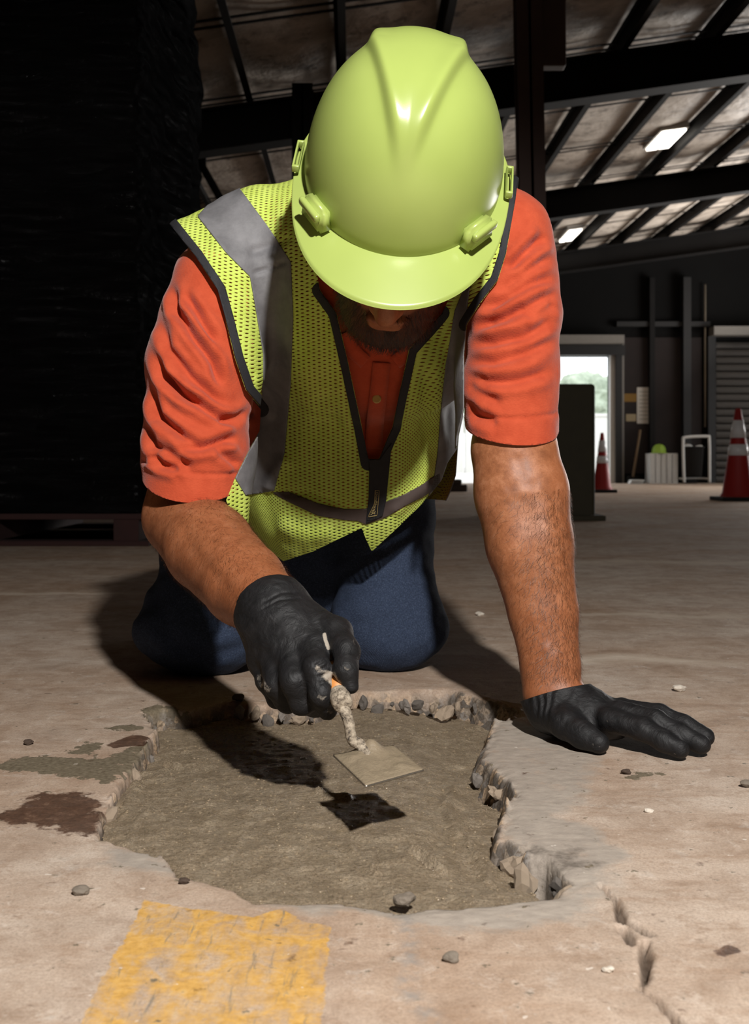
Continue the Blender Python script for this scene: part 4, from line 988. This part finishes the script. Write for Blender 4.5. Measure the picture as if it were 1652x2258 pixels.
dd = mth(t, 'SQRT', mth(t, 'ADD', mth(t, 'POWER', mth(t, 'MULTIPLY', uf, 1/0.28), 2.0), mth(t, 'POWER', mth(t, 'MULTIPLY', vf, 1/0.15), 2.0)))
hole = mth(t, 'LESS_THAN', dd, 1.0)
tc = nd(t, 'ShaderNodeTexCoord').outputs['Object']
c = ramp(t, noise(t, 30, 4, 0.6, tc), [(0.3, s2l(194, 214, 92)), (0.7, s2l(206, 224, 110))])
t.links.new(c, b.inputs['Base Color']); b.inputs['Roughness'].default_value = 0.8; b.inputs['Specular IOR Level'].default_value = 0.25
bump(t, b, mth(t, 'MINIMUM', dd, 2.0), 0.5, 0.0012)
tr_ = nd(t, 'ShaderNodeBsdfTransparent'); tl = nd(t, 'ShaderNodeBsdfTranslucent', {'Color': c4(s2l(170, 190, 60))})
ms0 = nd(t, 'ShaderNodeMixShader', {0: 0.12, 1: b.outputs[0], 2: tl.outputs[0]})
ms = nd(t, 'ShaderNodeMixShader', {0: hole, 1: ms0.outputs[0], 2: tr_.outputs[0]})
t.links.new(ms.outputs[0], t.nodes['Material Output'].inputs['Surface']); M_VEST = m
def weave_uv(V):
    x, y, z_ = V.T
    u = x+0.8*(y-1.45)*sstep(0.03, 0.11, x)-0.8*(y-1.45)*sstep(-0.13, -0.20, x)*sstep(0.42, 0.34, z_)
    return np.column_stack([u, z_+(y-1.36)*(-0.15+0.85*sstep(0.46, 0.64, z_)), 0*x])
vest = mesh_obj('safety_vest', VV, VT, M_VEST, person, label='lime yellow mesh safety vest with grey reflective tape and black zipper')
add_vec(vest, 'weave', weave_uv(VV))
M_TAPE, t, b = nt('grey_reflective_tape'); tc = nd(t, 'ShaderNodeTexCoord').outputs['Object']
t.links.new(ramp(t, noise(t, 25, 5, 0.65, tc), [(0.3, s2l(90, 89, 91)), (0.7, s2l(120, 119, 121))]), b.inputs['Base Color']); b.inputs['Roughness'].default_value = 0.62; b.inputs['Metallic'].default_value = 0.0
bump(t, b, noise(t, 60, 5, 0.65, tc), 0.25, 0.003)
M_BIND = simple('black_binding', s2l(26, 26, 30), 0.75, 0, 0.25, 150, 0.4, 500)
def overlay(name, val, off, mat, th=0.0015, extra=None):
    v, tt, n_, p_ = clip(VV, VT, val, (VN, VP))
    o = mesh_obj(name, v+n_*off, tt, mat, vest); solidify(o, th); return o, v+n_*off
back_ok = np.where(VV[:, 1] < 1.64, 1.0, -1.0)
TAPE_R = [(436, 478), (470, 442), (528, 416), (590, 498), (642, 578), (647, 700), (641, 850), (628, 1000), (606, 1082), (540, 1092), (515, 1050), (545, 990), (580, 905), (580, 780), (551, 610), (500, 560)]
TAPE_L = [(1004, 686), (1040, 600), (1078, 470), (1098, 400), (1130, 400), (1080, 560), (1038, 622), (1026, 720), (1070, 860), (1060, 1000), (1020, 1130), (940, 1110), (958, 1046), (964, 1000), (970, 920), (984, 800)]
BELT = [(600, 1086), (640, 1084), (700, 1108), (760, 1122), (804, 1122), (846, 1108), (890, 1090), (930, 1068), (968, 1042), (968, 1072), (930, 1096), (890, 1116), (850, 1140), (806, 1156), (790, 1148), (760, 1146), (700, 1136), (650, 1112)]
o, _ = overlay('reflective_stripe', np.minimum(-poly_sd(VP, TAPE_R), back_ok*20), 0.0016, M_TAPE)
o, _ = overlay('reflective_stripe', np.minimum(-poly_sd(VP, TAPE_L), np.where(VV[:, 1] < 1.82, 20, -20)), 0.0016, M_TAPE)
M_SHADED_TAPE = simple('shaded_grey_tape', s2l(74, 62, 58), 0.7, 0, 0.15, 60)  # same grey tape at the waist, its shade put into the colour
overlay('waist_stripe', np.minimum(-poly_sd(VP, BELT), back_ok*20), 0.0016, M_SHADED_TAPE)
def band(pl, w): return w-pline(VP, pl)[0]
overlay('armhole_binding', band(AHR[:7], 17), 0.0022, M_BIND); overlay('armhole_binding', band(AHL[:6], 15), 0.0022, M_BIND)
overlay('neck_binding', np.minimum(band([(706, 640), (742, 690), (768, 800), (796, 930), (812, 1020)], 17), back_ok*20), 0.0022, M_BIND)
overlay('neck_binding', np.minimum(band([(836, 1012), (852, 972), (866, 940), (880, 870), (902, 770), (975, 690)], 17), back_ok*20), 0.0022, M_BIND)
ZIP = [(800, 985), (815, 1012), (836, 1012), (862, 975), (856, 1040), (850, 1100), (842, 1136), (806, 1152), (812, 1100), (814, 1020)]
zo, zv = overlay('zipper_placket', np.minimum(-poly_sd(VP, ZIP), back_ok*20), 0.0034, M_BIND)
# woven maker's label on the zipper: lettering in a flared outline
M_GOLD = simple('gold_thread', s2l(170, 148, 92), 0.6)
def text_mesh(txt):
    cu = bpy.data.curves.new('lettering', 'FONT'); cu.body = txt; cu.size = 1.0; cu.resolution_u = 3
    ob = bpy.data.objects.new('lettering', cu); COL.objects.link(ob); dg = bpy.context.evaluated_depsgraph_get()
    me = bpy.data.meshes.new_from_object(ob.evaluated_get(dg)); bpy.data.objects.remove(ob); return me
me = text_mesh('OccuNomiX')
tv = np.array([v.co for v in me.vertices]); tf = [list(p.vertices) for p in me.polygons]
tv[:, 0] = (tv[:, 0]-tv[:, 0].min())/(tv[:, 0].max()-tv[:, 0].min()); tv[:, 1] /= 0.75
zs = on_front(f_vest, 835, 1090, off=0.0075)
def lab(u, w): # u 0..1 down the strip, w -1..1 across
    cxp = np.interp(u, [0, 0.5, 1], [832, 830, 822]); cyp = 1083+u*54; hw_ = np.interp(u, [0, 0.5, 1], [3.6, 3.2, 7.6]); p = (cxp+hw_*w, cyp-1.2*w*u)
    return on_front(f_vest, *p, off=0.0082)
TVw = np.array([lab(0.04+0.92*u_, -(2*v_-1.0)*0.80*-1) for u_, v_ in tv[:, :2]])
mesh_obj('maker_label', TVw, tf, M_GOLD, vest, smooth=False)
for w in (-1.25, 1.25):
    Vt, Ft = tube([lab(u_, w) for u_ in np.linspace(-0.02, 1.02, 14)], 0.00035, 5); mesh_obj('label_outline', Vt, Ft, M_GOLD, vest)
for u_ in (-0.02, 1.02):
    Vt, Ft = tube([lab(u_, w) for w in np.linspace(-1.25, 1.25, 5)], 0.00035, 5); mesh_obj('label_outline', Vt, Ft, M_GOLD, vest)

# ---- gloves
m, t, b = nt('black_glove_rubber'); tc = nd(t, 'ShaderNodeTexCoord').outputs['Object']
c = ramp(t, noise(t, 90, 5, 0.7, tc), [(0.3, s2l(17, 17, 18)), (0.7, s2l(32, 31, 32))])
du = attr(t, 'dust').outputs['Fac']
dm = ramp(t, mth(t, 'ADD', du, mth(t, 'MULTIPLY', mth(t, 'SUBTRACT', noise(t, 170, 5, 0.75, tc), 0.5), 1.3)), [(0.45, (0, 0, 0)), (0.75, (1, 1, 1))])
c = mix(t, mth(t, 'MULTIPLY', dm, 0.8), c, s2l(172, 162, 148))
t.links.new(c, b.inputs['Base Color']); t.links.new(mix(t, dm, (0.58,)*3, (0.9,)*3), b.inputs['Roughness']); b.inputs['Specular IOR Level'].default_value = 0.30
bb = bump(t, b, noise(t, 240, 4, 0.7, tc), 0.25, 0.0006); bump(t, b, noise(t, 45, 5, 0.65, tc, 1.5), 0.5, 0.004, bb); M_GLOVE = m
# left hand, flat on the floor
hd_ = np.array([0.84, -0.54, 0.0]); hd_ /= np.linalg.norm(hd_); hs_ = np.array([-0.54, -0.84, 0.0]); hs_ /= np.linalg.norm(hs_); HB = np.array([WL[0], WL[1], 0.0])
LH = lambda a, b_, z_: (HB+hd_*a+hs_*b_+np.array([0, 0, z_])).astype(np.float32)
FING = [[(0.085, 0.030, 0.033), (0.126, 0.036, 0.028), (0.152, 0.039, 0.019), (0.170, 0.040, 0.0130)], [(0.090, 0.009, 0.038), (0.134, 0.013, 0.034), (0.164, 0.014, 0.023), (0.186, 0.014, 0.0150)],
        [(0.086, -0.014, 0.037), (0.130, -0.012, 0.036), (0.160, -0.011, 0.027), (0.184, -0.010, 0.0180)], [(0.076, -0.036, 0.032), (0.116, -0.038, 0.030), (0.142, -0.038, 0.024), (0.164, -0.037, 0.017)]]
FRAD = [[0.0135, 0.0125, 0.0120, 0.0108], [0.0135, 0.0125, 0.0120, 0.0110], [0.0130, 0.0120, 0.0114, 0.0106], [0.0120, 0.0108, 0.0102, 0.0094]]
def f_gl(P):
    d = smin(cap(P, LH(0.0, 0.0, 0.052), LH(0.045, 0.004, 0.034), 0.034, 0.030, A(0, 0, 1), 0.95), cap(P, LH(0.02, 0.014, 0.026), LH(0.085, 0.014, 0.026), 0.026, 0.022, A(0, 0, 1), 0.9), 0.02)
    d = smin(d, cap(P, LH(0.02, -0.016, 0.025), LH(0.078, -0.018, 0.026), 0.025, 0.021, A(0, 0, 1), 0.9), 0.02)
    d = smin(d, cap(P, LH(0.0, 0, 0.05), (WL+(W(1212, 1468, 1.336)-WL)*0.42), 0.0365, 0.0368), 0.02)
    for pts, r in zip(FING, FRAD):
        d = smin(d, chain(P, [LH(*p) for p in pts], r, 0.006), 0.006)
    d = smin(d, chain(P, [LH(0.006, 0.022, 0.030), LH(0.040, 0.050, 0.026), LH(0.064, 0.060, 0.019), LH(0.086, 0.066, 0.0135)], [0.026, 0.0165, 0.0145, 0.0120], 0.010), 0.010)
    return d
V, Q = surf(f_gl, (0.12, 1.14, -0.02), (0.42, 1.42, 0.14), 0.0017); T = tris(Q); V = smooth_mesh(V, T, 2, 0.5); N = vnormals(V, T)
V[:, 2] = np.where(V[:, 2] < 0.004, np.maximum(V[:, 2], 0.001), V[:, 2])
V += N*(0.0009*fbm(V, 55, 3)+0.0008*np.sin(((V-HB) @ hd_)*520+5*vnoise(V, 50))*sstep(0.06, 0.02, (V-HB) @ hd_)*sstep(0.02, 0.04, V[:, 2]))[:, None]
px = proj(V); cut = (px[:, 1]-(1508+0.26*(1280-px[:, 0])+0.0008*(px[:, 0]-1222)**2))
V, T, N, px = clip(V, T, cut, (N, px))
gl = mesh_obj('glove', V, T, M_GLOVE, person, label='black rubber glove pressed flat on the floor'); solidify(gl, 0.001)
dz = 0.42*groove(px, [[(1330, 1590), (1355, 1592)], [(1375, 1620), (1400, 1640)], [(1300, 1640), (1330, 1645)]], 1.0, 10)+0.30*groove(px, [[(1470, 1655), (1510, 1668)], [(1545, 1655), (1562, 1665)]], 1.0, 12)
add_attr(gl, 'dust', dz)
# right hand, closed round the trowel handle
T0, T1 = W(753, 1545, 1.032), W(700, 1400, 1.150)         # ferrule end and butt of the handle
FG2 = [[(686, 1434, 1.085), (698, 1476, 1.052), (708, 1530, 1.044), (722, 1568, 1.060)],
       [(640, 1448, 1.085), (650, 1504, 1.056), (666, 1548, 1.060), (696, 1560, 1.092)],
       [(604, 1456, 1.098), (612, 1510, 1.074), (634, 1546, 1.082), (676, 1545, 1.112)],
       [(580, 1450, 1.120), (590, 1500, 1.100), (612, 1538, 1.108), (655, 1525, 1.135)]]
FR2 = [[0.0150, 0.0132, 0.0118, 0.0098], [0.0150, 0.0135, 0.0122, 0.0108], [0.0145, 0.0130, 0.0116, 0.0104], [0.0135, 0.0118, 0.0105, 0.0095]]
def f_gr(P):
    d = cap(P, WR, W(648, 1420, 1.115), 0.036, 0.034, A(0, 1, 0), 0.85)
    d = smin(d, cap(P, W(600, 1400, 1.125), W(590, 1452, 1.120), 0.026, 0.022), 0.02)
    d = smin(d, cap(P, W(660, 1400, 1.115), W(696, 1436, 1.085), 0.028, 0.020), 0.02)
    d = smin(d, cap(P, W(630, 1400, 1.115), W(640, 1456, 1.092), 0.028, 0.020), 0.02)
    d = smin(d, cap(P, WR, WR+(W(560, 1300, 1.20)-WR)*0.40, 0.0360, 0.0385), 0.02)
    for pts, r in zip(FG2, FR2): d = smin(d, chain(P, [W(*p) for p in pts], r, 0.006), 0.005)
    d = smin(d, chain(P, [W(672, 1378, 1.125), W(738, 1396, 1.098), W(764, 1436, 1.064), W(764, 1478, 1.046), W(774, 1514, 1.042)], [0.026, 0.0165, 0.0120, 0.0108, 0.0078], 0.008), 0.005)
    return d
V, Q = surf(f_gr, (-0.20, 0.98, 0.03), (0.02, 1.26, 0.24), 0.0015); T = tris(Q); V = smooth_mesh(V, T, 2, 0.5); N = vnormals(V, T); px = proj(V)
wr = groove(px, [[(690, 1470), (722, 1452)], [(694, 1482), (728, 1466)], [(698, 1494), (730, 1484)], [(702, 1508), (736, 1500)]], -0.0014, 3.5)+groove(px, [[(575, 1330), (620, 1306), (668, 1304)], [(566, 1350), (615, 1322), (676, 1316)]], -0.0010, 3)
V += N*(0.0008*fbm(V, 60, 3)+wr*np.clip(-N[:, 1]*1.5, 0, 1))[:, None]; px = proj(V)
ax = (W(560, 1300, 1.20)-WR); ax = ax/np.linalg.norm(ax); e_ = WR+ax*0.010; cut = -((V-e_) @ (ax*0.98+np.array([0.06, 0, 0.10])))
V, T, N, px = clip(V, T, cut, (N, px))
gr = mesh_obj('glove', V, T, M_GLOVE, person, label='black rubber glove smeared with dried cement, gripping the trowel'); solidify(gr, 0.001)
dz = 1.0*groove(px, [[(724, 1478), (734, 1500), (748, 1516), (762, 1530)]], 1.0, 13)+1.3*groove(px, [[(714, 1392), (718, 1412), (727, 1436)]], 1.0, 4.5)
dz += 0.55*groove(px, [[(690, 1470), (728, 1490)], [(700, 1530), (716, 1545)], [(570, 1480), (580, 1510), (600, 1530)]], 1.0, 14)+0.45*groove(px, [[(726, 1560), (734, 1578)], [(752, 1460), (770, 1480)], [(775, 1410), (782, 1425)]], 1.0, 10)
add_attr(gr, 'dust', dz)
# rolled glove cuffs
for c0, axis, r in ((e_, ax, 0.0395),):
    u_ = np.cross(axis, [0, 0, 1.0]); u_ /= np.linalg.norm(u_); w_v = np.cross(axis, u_); th = np.linspace(0, 2*np.pi, 40)
del c0

# ------------------------------------------------------------------ hard hat
m, t, b = nt('lime_helmet_plastic'); tc = nd(t, 'ShaderNodeTexCoord').outputs['Object']
t.links.new(ramp(t, noise(t, 9, 3, 0.5, tc), [(0.3, s2l(150, 166, 86)), (0.7, s2l(158, 174, 92))]), b.inputs['Base Color']); b.inputs['Roughness'].default_value = 0.30; b.inputs['Specular IOR Level'].default_value = 0.5
bump(t, b, noise(t, 900, 2, 0.5, tc), 0.05, 0.0004); M_HAT = m
hat = empty('hard_hat', tuple(HO), label='lime yellow hard hat with a V-shaped crown ridge worn by the kneeling worker', cat='hard hat')
hat.rotation_euler = Matrix(HR.tolist()).to_euler()
a_, b2, cz = 0.1125, 0.137, 0.150
nth, nph = 220, 90
th = np.linspace(0, 2*np.pi, nth, endpoint=False); ph = np.linspace(0, 1, nph)
V = []
for p in ph:
    e = (p*math.pi/2); rr = math.cos(e)**0.80; zz = cz*math.sin(e)
    V.append(np.column_stack([a_*rr*np.cos(th), b2*rr*np.sin(th), np.full(nth, zz)]))
V = np.concatenate(V)
F = np.array([(i*nth+j, i*nth+(j+1) % nth, (i+1)*nth+(j+1) % nth, (i+1)*nth+j) for i in range(nph-1) for j in range(nth)])
n_ = V/np.array([a_, b2, cz])**2; n_ /= np.linalg.norm(n_, axis=1)[:, None]+1e-9
ya = 0.132
wv = 0.049*np.clip((ya-V[:, 1])/0.165, 0, 1.0)**0.9
ins = wv-np.abs(V[:, 0]); top = sstep(0.02, 0.07, V[:, 2])*sstep(-0.118, -0.085, V[:, 1])
raise_ = 0.0065*sstep(-0.007, 0.007, ins)*sstep(0.125, 0.075, V[:, 1])+0.0040*np.exp(-((np.abs(V[:, 0])-np.maximum(wv-0.005, 0))/0.0105)**2)*sstep(0.0, 0.02, wv)*sstep(0.118, 0.05, V[:, 1])
V = V+n_*(raise_*top)[:, None]
# gutter where the shell meets the brim
V[:, :2] *= (1-0.012*np.exp(-(V[:, 2]/0.010)**2))[:, None]
def brim_ring(s, th):
    f = np.clip(np.sin(th), 0, 1); bk = np.clip(-np.sin(th), 0, 1); w = 0.0060+0.046*f**2.2+0.006*bk
    return np.column_stack([(a_*0.985+(w+a_*0.06)*s)*np.cos(th), (b2*0.985+(w+b2*0.06)*s)*np.sin(th), 0.001-s*(0.004+0.013*f**1.6)])
V = np.vstack([V[:-nth], V[-nth:].mean(0)[None]]); top_i = len(V)-1
F = [tuple(f) for f in F[:-nth]]+[((nph-2)*nth+j, (nph-2)*nth+(j+1) % nth, top_i) for j in range(nth)]
shell = mesh_obj('shell', V, F, M_HAT, hat); solidify(shell, 0.0025)
S = [0.0, 0.25, 0.5, 0.75, 0.92, 1.0]; R_ = [brim_ring(s, th) for s in S]
lip_t = brim_ring(1.0, th)+np.array([0, 0, -0.003]); R_.append(lip_t)
for s in S[::-1]: R_.append(brim_ring(s, th)+np.array([0, 0, -0.003]))
V = np.concatenate(R_); nr = len(R_)
F = np.array([(i*nth+j, (i+1)*nth+j, (i+1)*nth+(j+1) % nth, i*nth+(j+1) % nth) for i in range(nr-1) for j in range(nth)])
o = mesh_obj('brim', V, F, M_HAT, hat); 
# lamp and cable lugs at the front corners, accessory slots on the sides
for sx, deg in ((1, 42), (-1, 42)):
    ang = math.radians(deg); c0 = Vector((sx*(a_*1.06)*math.cos(ang)*1.0, (b2*1.06)*math.sin(ang), 0.016)); tng = Vector((-sx*a_*math.sin(ang), b2*math.cos(ang), 0)).normalized(); out_ = Vector((tng.y, -tng.x, 0)); out_ = out_ if out_.dot(Vector((c0.x, c0.y, 0))) > 0 else -out_
    M = Matrix((( tng.x, out_.x, 0, c0.x), (tng.y, out_.y, 0, c0.y), (0, 0, 1, c0.z), (0, 0, 0, 1)))
    bm = bmesh.new(); box(bm, (-0.022, -0.012, -0.016), (0.022, 0.007, 0.012))
    for v in bm.verts:
        if v.co.z > 0: v.co.x *= 0.86; v.co.y *= 0.7
    bmesh.ops.bevel(bm, geom=list(bm.edges), offset=0.004, segments=3, affect='EDGES'); bmesh.ops.transform(bm, matrix=M, verts=bm.verts); lug = bm_obj('lug', bm, M_HAT, hat, smooth=True)
    bm = bmesh.new(); box(bm, (-0.019, 0.0035, 0.000), (0.019, 0.011, 0.010), M); bm_obj('lug_bar', bm, M_HAT, lug, bevel=0.003, seg=3, smooth=True)
for sx in (1, -1):
    ang = math.radians(2); c0 = Vector((sx*(a_*1.045+0.004), -0.002, 0.003))
    bm = bmesh.new()
    for lo, hi in (((-0.005, -0.022, 0), (-0.003, 0.022, 0.009)), ((0.001, -0.022, 0), (0.0035, 0.022, 0.009)), ((-0.005, -0.024, 0), (0.0035, -0.020, 0.009)), ((-0.005, 0.020, 0), (0.0035, 0.024, 0.009))):
        box(bm, (lo[0] if sx > 0 else -hi[0], lo[1], lo[2]), (hi[0] if sx > 0 else -lo[0], hi[1], hi[2]), Matrix.Translation(c0))
    bm_obj('accessory_slot', bm, M_HAT, hat, bevel=0.0012, smooth=True)
# suspension band inside
M_WEB = simple('black_head_band', s2l(24, 24, 24), 0.7)
V, F = lathe([(0.083, -0.03), (0.085, -0.03), (0.085, 0.0), (0.083, 0.0), (0.083, -0.03)], 48); V[:, 1] *= 1.18; V[:, 1] -= 0.008; mesh_obj('head_band', V, F, M_WEB, hat)

# ------------------------------------------------------------------ trowel
BL = [(735, 1665), (806, 1733), (935, 1697), (868, 1644)]; zb = [0.0560, 0.0505, 0.0525, 0.0585]
bc = np.array([G(x, y, zz) for (x, y), zz in zip(BL, zb)])
tw_ = empty('trowel', tuple(bc.mean(0)), label='small square-ended trowel coated in mortar, held in the right hand over the wet patch', cat='trowel'); tw_o = bc.mean(0)
n = 26; V = []
for i in range(n):
    for j in range(n):
        u_, v_ = i/(n-1), j/(n-1); V.append((1-u_)*(1-v_)*bc[0]+u_*(1-v_)*bc[1]+u_*v_*bc[2]+(1-u_)*v_*bc[3])
V = np.array(V)-tw_o
F = np.array([(i*n+j, (i+1)*n+j, (i+1)*n+j+1, i*n+j+1) for i in range(n-1) for j in range(n-1)])
M_BLADE = simple('trowel_steel', s2l(176, 172, 164), 0.28, 0.9, 0.1, 60)
bl_ = mesh_obj('blade', V, F, M_BLADE, tw_, smooth=False); solidify(bl_, 0.0016)
uu_, vv_ = np.meshgrid(np.linspace(0, 1, n), np.linspace(0, 1, n), indexing='ij'); ed = np.minimum(np.minimum(uu_, 1-uu_), np.minimum(vv_, 1-vv_)).ravel()
nrm_ = np.cross(bc[1]-bc[0], bc[3]-bc[0]); nrm_ /= np.linalg.norm(nrm_); nrm_ = nrm_ if nrm_[2] > 0 else -nrm_
hgt = 0.0006+0.0035*sstep(0.0, 0.2, ed)*(0.5+0.5*fbm(V+0.3, 90, 3))+0.012*np.exp(-(((uu_-0.12)**2+(vv_-0.55)**2)/0.03)).ravel()
Vm = V+nrm_*np.maximum(hgt, 0.0004)[:, None]
keep = (ed > 0.012)
M_COAT = simple('mortar_skim', s2l(136, 122, 101), 0.5, 0, 0.18, 160, 0.6, 330, 0.002)
o = mesh_obj('mortar_coat', Vm, F, M_COAT, tw_); solidify(o, 0.0006)
M_CEM, t, b = nt('cement_crusted_metal'); tc = nd(t, 'ShaderNodeTexCoord').outputs['Object']
t.links.new(ramp(t, noise(t, 190, 5, 0.75, tc), [(0.36, s2l(52, 47, 42)), (0.46, s2l(128, 116, 100)), (0.6, s2l(176, 163, 144))]), b.inputs['Base Color']); b.inputs['Roughness'].default_value = 0.8; bump(t, b, noise(t, 240, 4, 0.7, tc), 0.7, 0.002)
heel = np.array(G(796, 1648, 0.062)); sh = spline([heel-tw_o+np.array([0.008, -0.014, -0.006]), heel-tw_o+np.array([0.0, -0.002, 0.002]), W(777, 1630, 1.022)-tw_o, W(769, 1595, 1.024)-tw_o, W(761, 1568, 1.028)-tw_o, T0-tw_o+0.1*(T1-T0)], 40)
V, F = tube(sh, np.interp(np.linspace(0, 1, 40), [0, 0.3, 0.6, 1], [0.0052, 0.0056, 0.0052, 0.0062]), 14)
V = V+0.0006*np.stack([vnoise(V, 150), vnoise(V+3, 150), vnoise(V+6, 150)], -1)
mesh_obj('shank', V, F, M_CEM, tw_)
hdv = T1-T0
V, F = tube([T0-tw_o+hdv*k for k in (-0.06, -0.05, 0.0, 0.03, 0.06, 0.085, 0.09)], [0.0080, 0.0094, 0.0100, 0.0102, 0.0104, 0.0106, 0.0100], 20); mesh_obj('ferrule', V, F, M_CEM, tw_)
M_WOODH = simple('orange_wood_handle', s2l(196, 128, 62), 0.5, 0, 0.2, 60)
V, F = tube([T0-tw_o+hdv*k for k in (0.08, 0.2, 0.45, 0.7, 0.9, 0.97, 1.0)], [0.0104, 0.0115, 0.0140, 0.0138, 0.0142, 0.011, 0.004], 20); mesh_obj('handle', V, F, M_WOODH, tw_)
# ------------------------------------------------------------------ loose bits on the floor
M_PEB = [simple('pale_chip', s2l(200, 190, 176), 0.8, 0, 0.15, 200, 0.5, 400), simple('grey_pebble', s2l(112, 102, 90), 0.8, 0, 0.2, 200, 0.5, 400), simple('dark_crumb', s2l(66, 52, 42), 0.85, 0, 0.2, 200, 0.5, 400)]
PEB = [(892, 1996, 0.0075, 1, 'rough grey chip of concrete sitting on the front lip of the hole'), (1060, 1358, 0.0085, 0, 'pale stone chip on the floor between the knee and the straight arm'),
       (1497, 1524, 0.0080, 0, 'pale flat stone chip on the floor beyond the flat gloved hand'), (64, 1642, 0.0055, 2, 'small dark round pebble beside the mortar smears'),
       (179, 1973, 0.0050, 1, 'small olive pebble on the bare floor left of the yellow paint'), (998, 2120, 0.0045, 1, 'small grey pebble beside the thin grey crack'),
       (1341, 2144, 0.0032, 0, 'tiny pale pebble between the two floor cracks'), (1432, 1792, 0.0034, 0, 'tiny pale pebble on the floor in front of the flat gloved hand'),
       (1650, 1736, 0.0055, 1, 'brownish pebble at the floor beyond the fingertips'), (528, 1545, 0.0070, 2, 'dark crumb of concrete on the back lip of the hole by the knee'),
       (1382, 1706, 0.0045, 2, 'brown crumb beside the thin mortar smear near the gloved thumb'), (405, 1948, 0.0038, 2, 'dark red-brown crumb on the left front lip of the hole')]
for i, (x, y, r, mi, lb) in enumerate(PEB):
    V, F = rock(100+i, 3, 0.45, (1.15, 0.9, 0.65)); V = V*r; p = G(x, y); V[:, 2] -= V[:, 2].min()+0.0006
    mesh_obj('pebble' if mi else 'stone_chip', V, F, M_PEB[mi], smooth=False, label=lb, cat='pebble', group='loose chips on the floor').location = tuple(p)
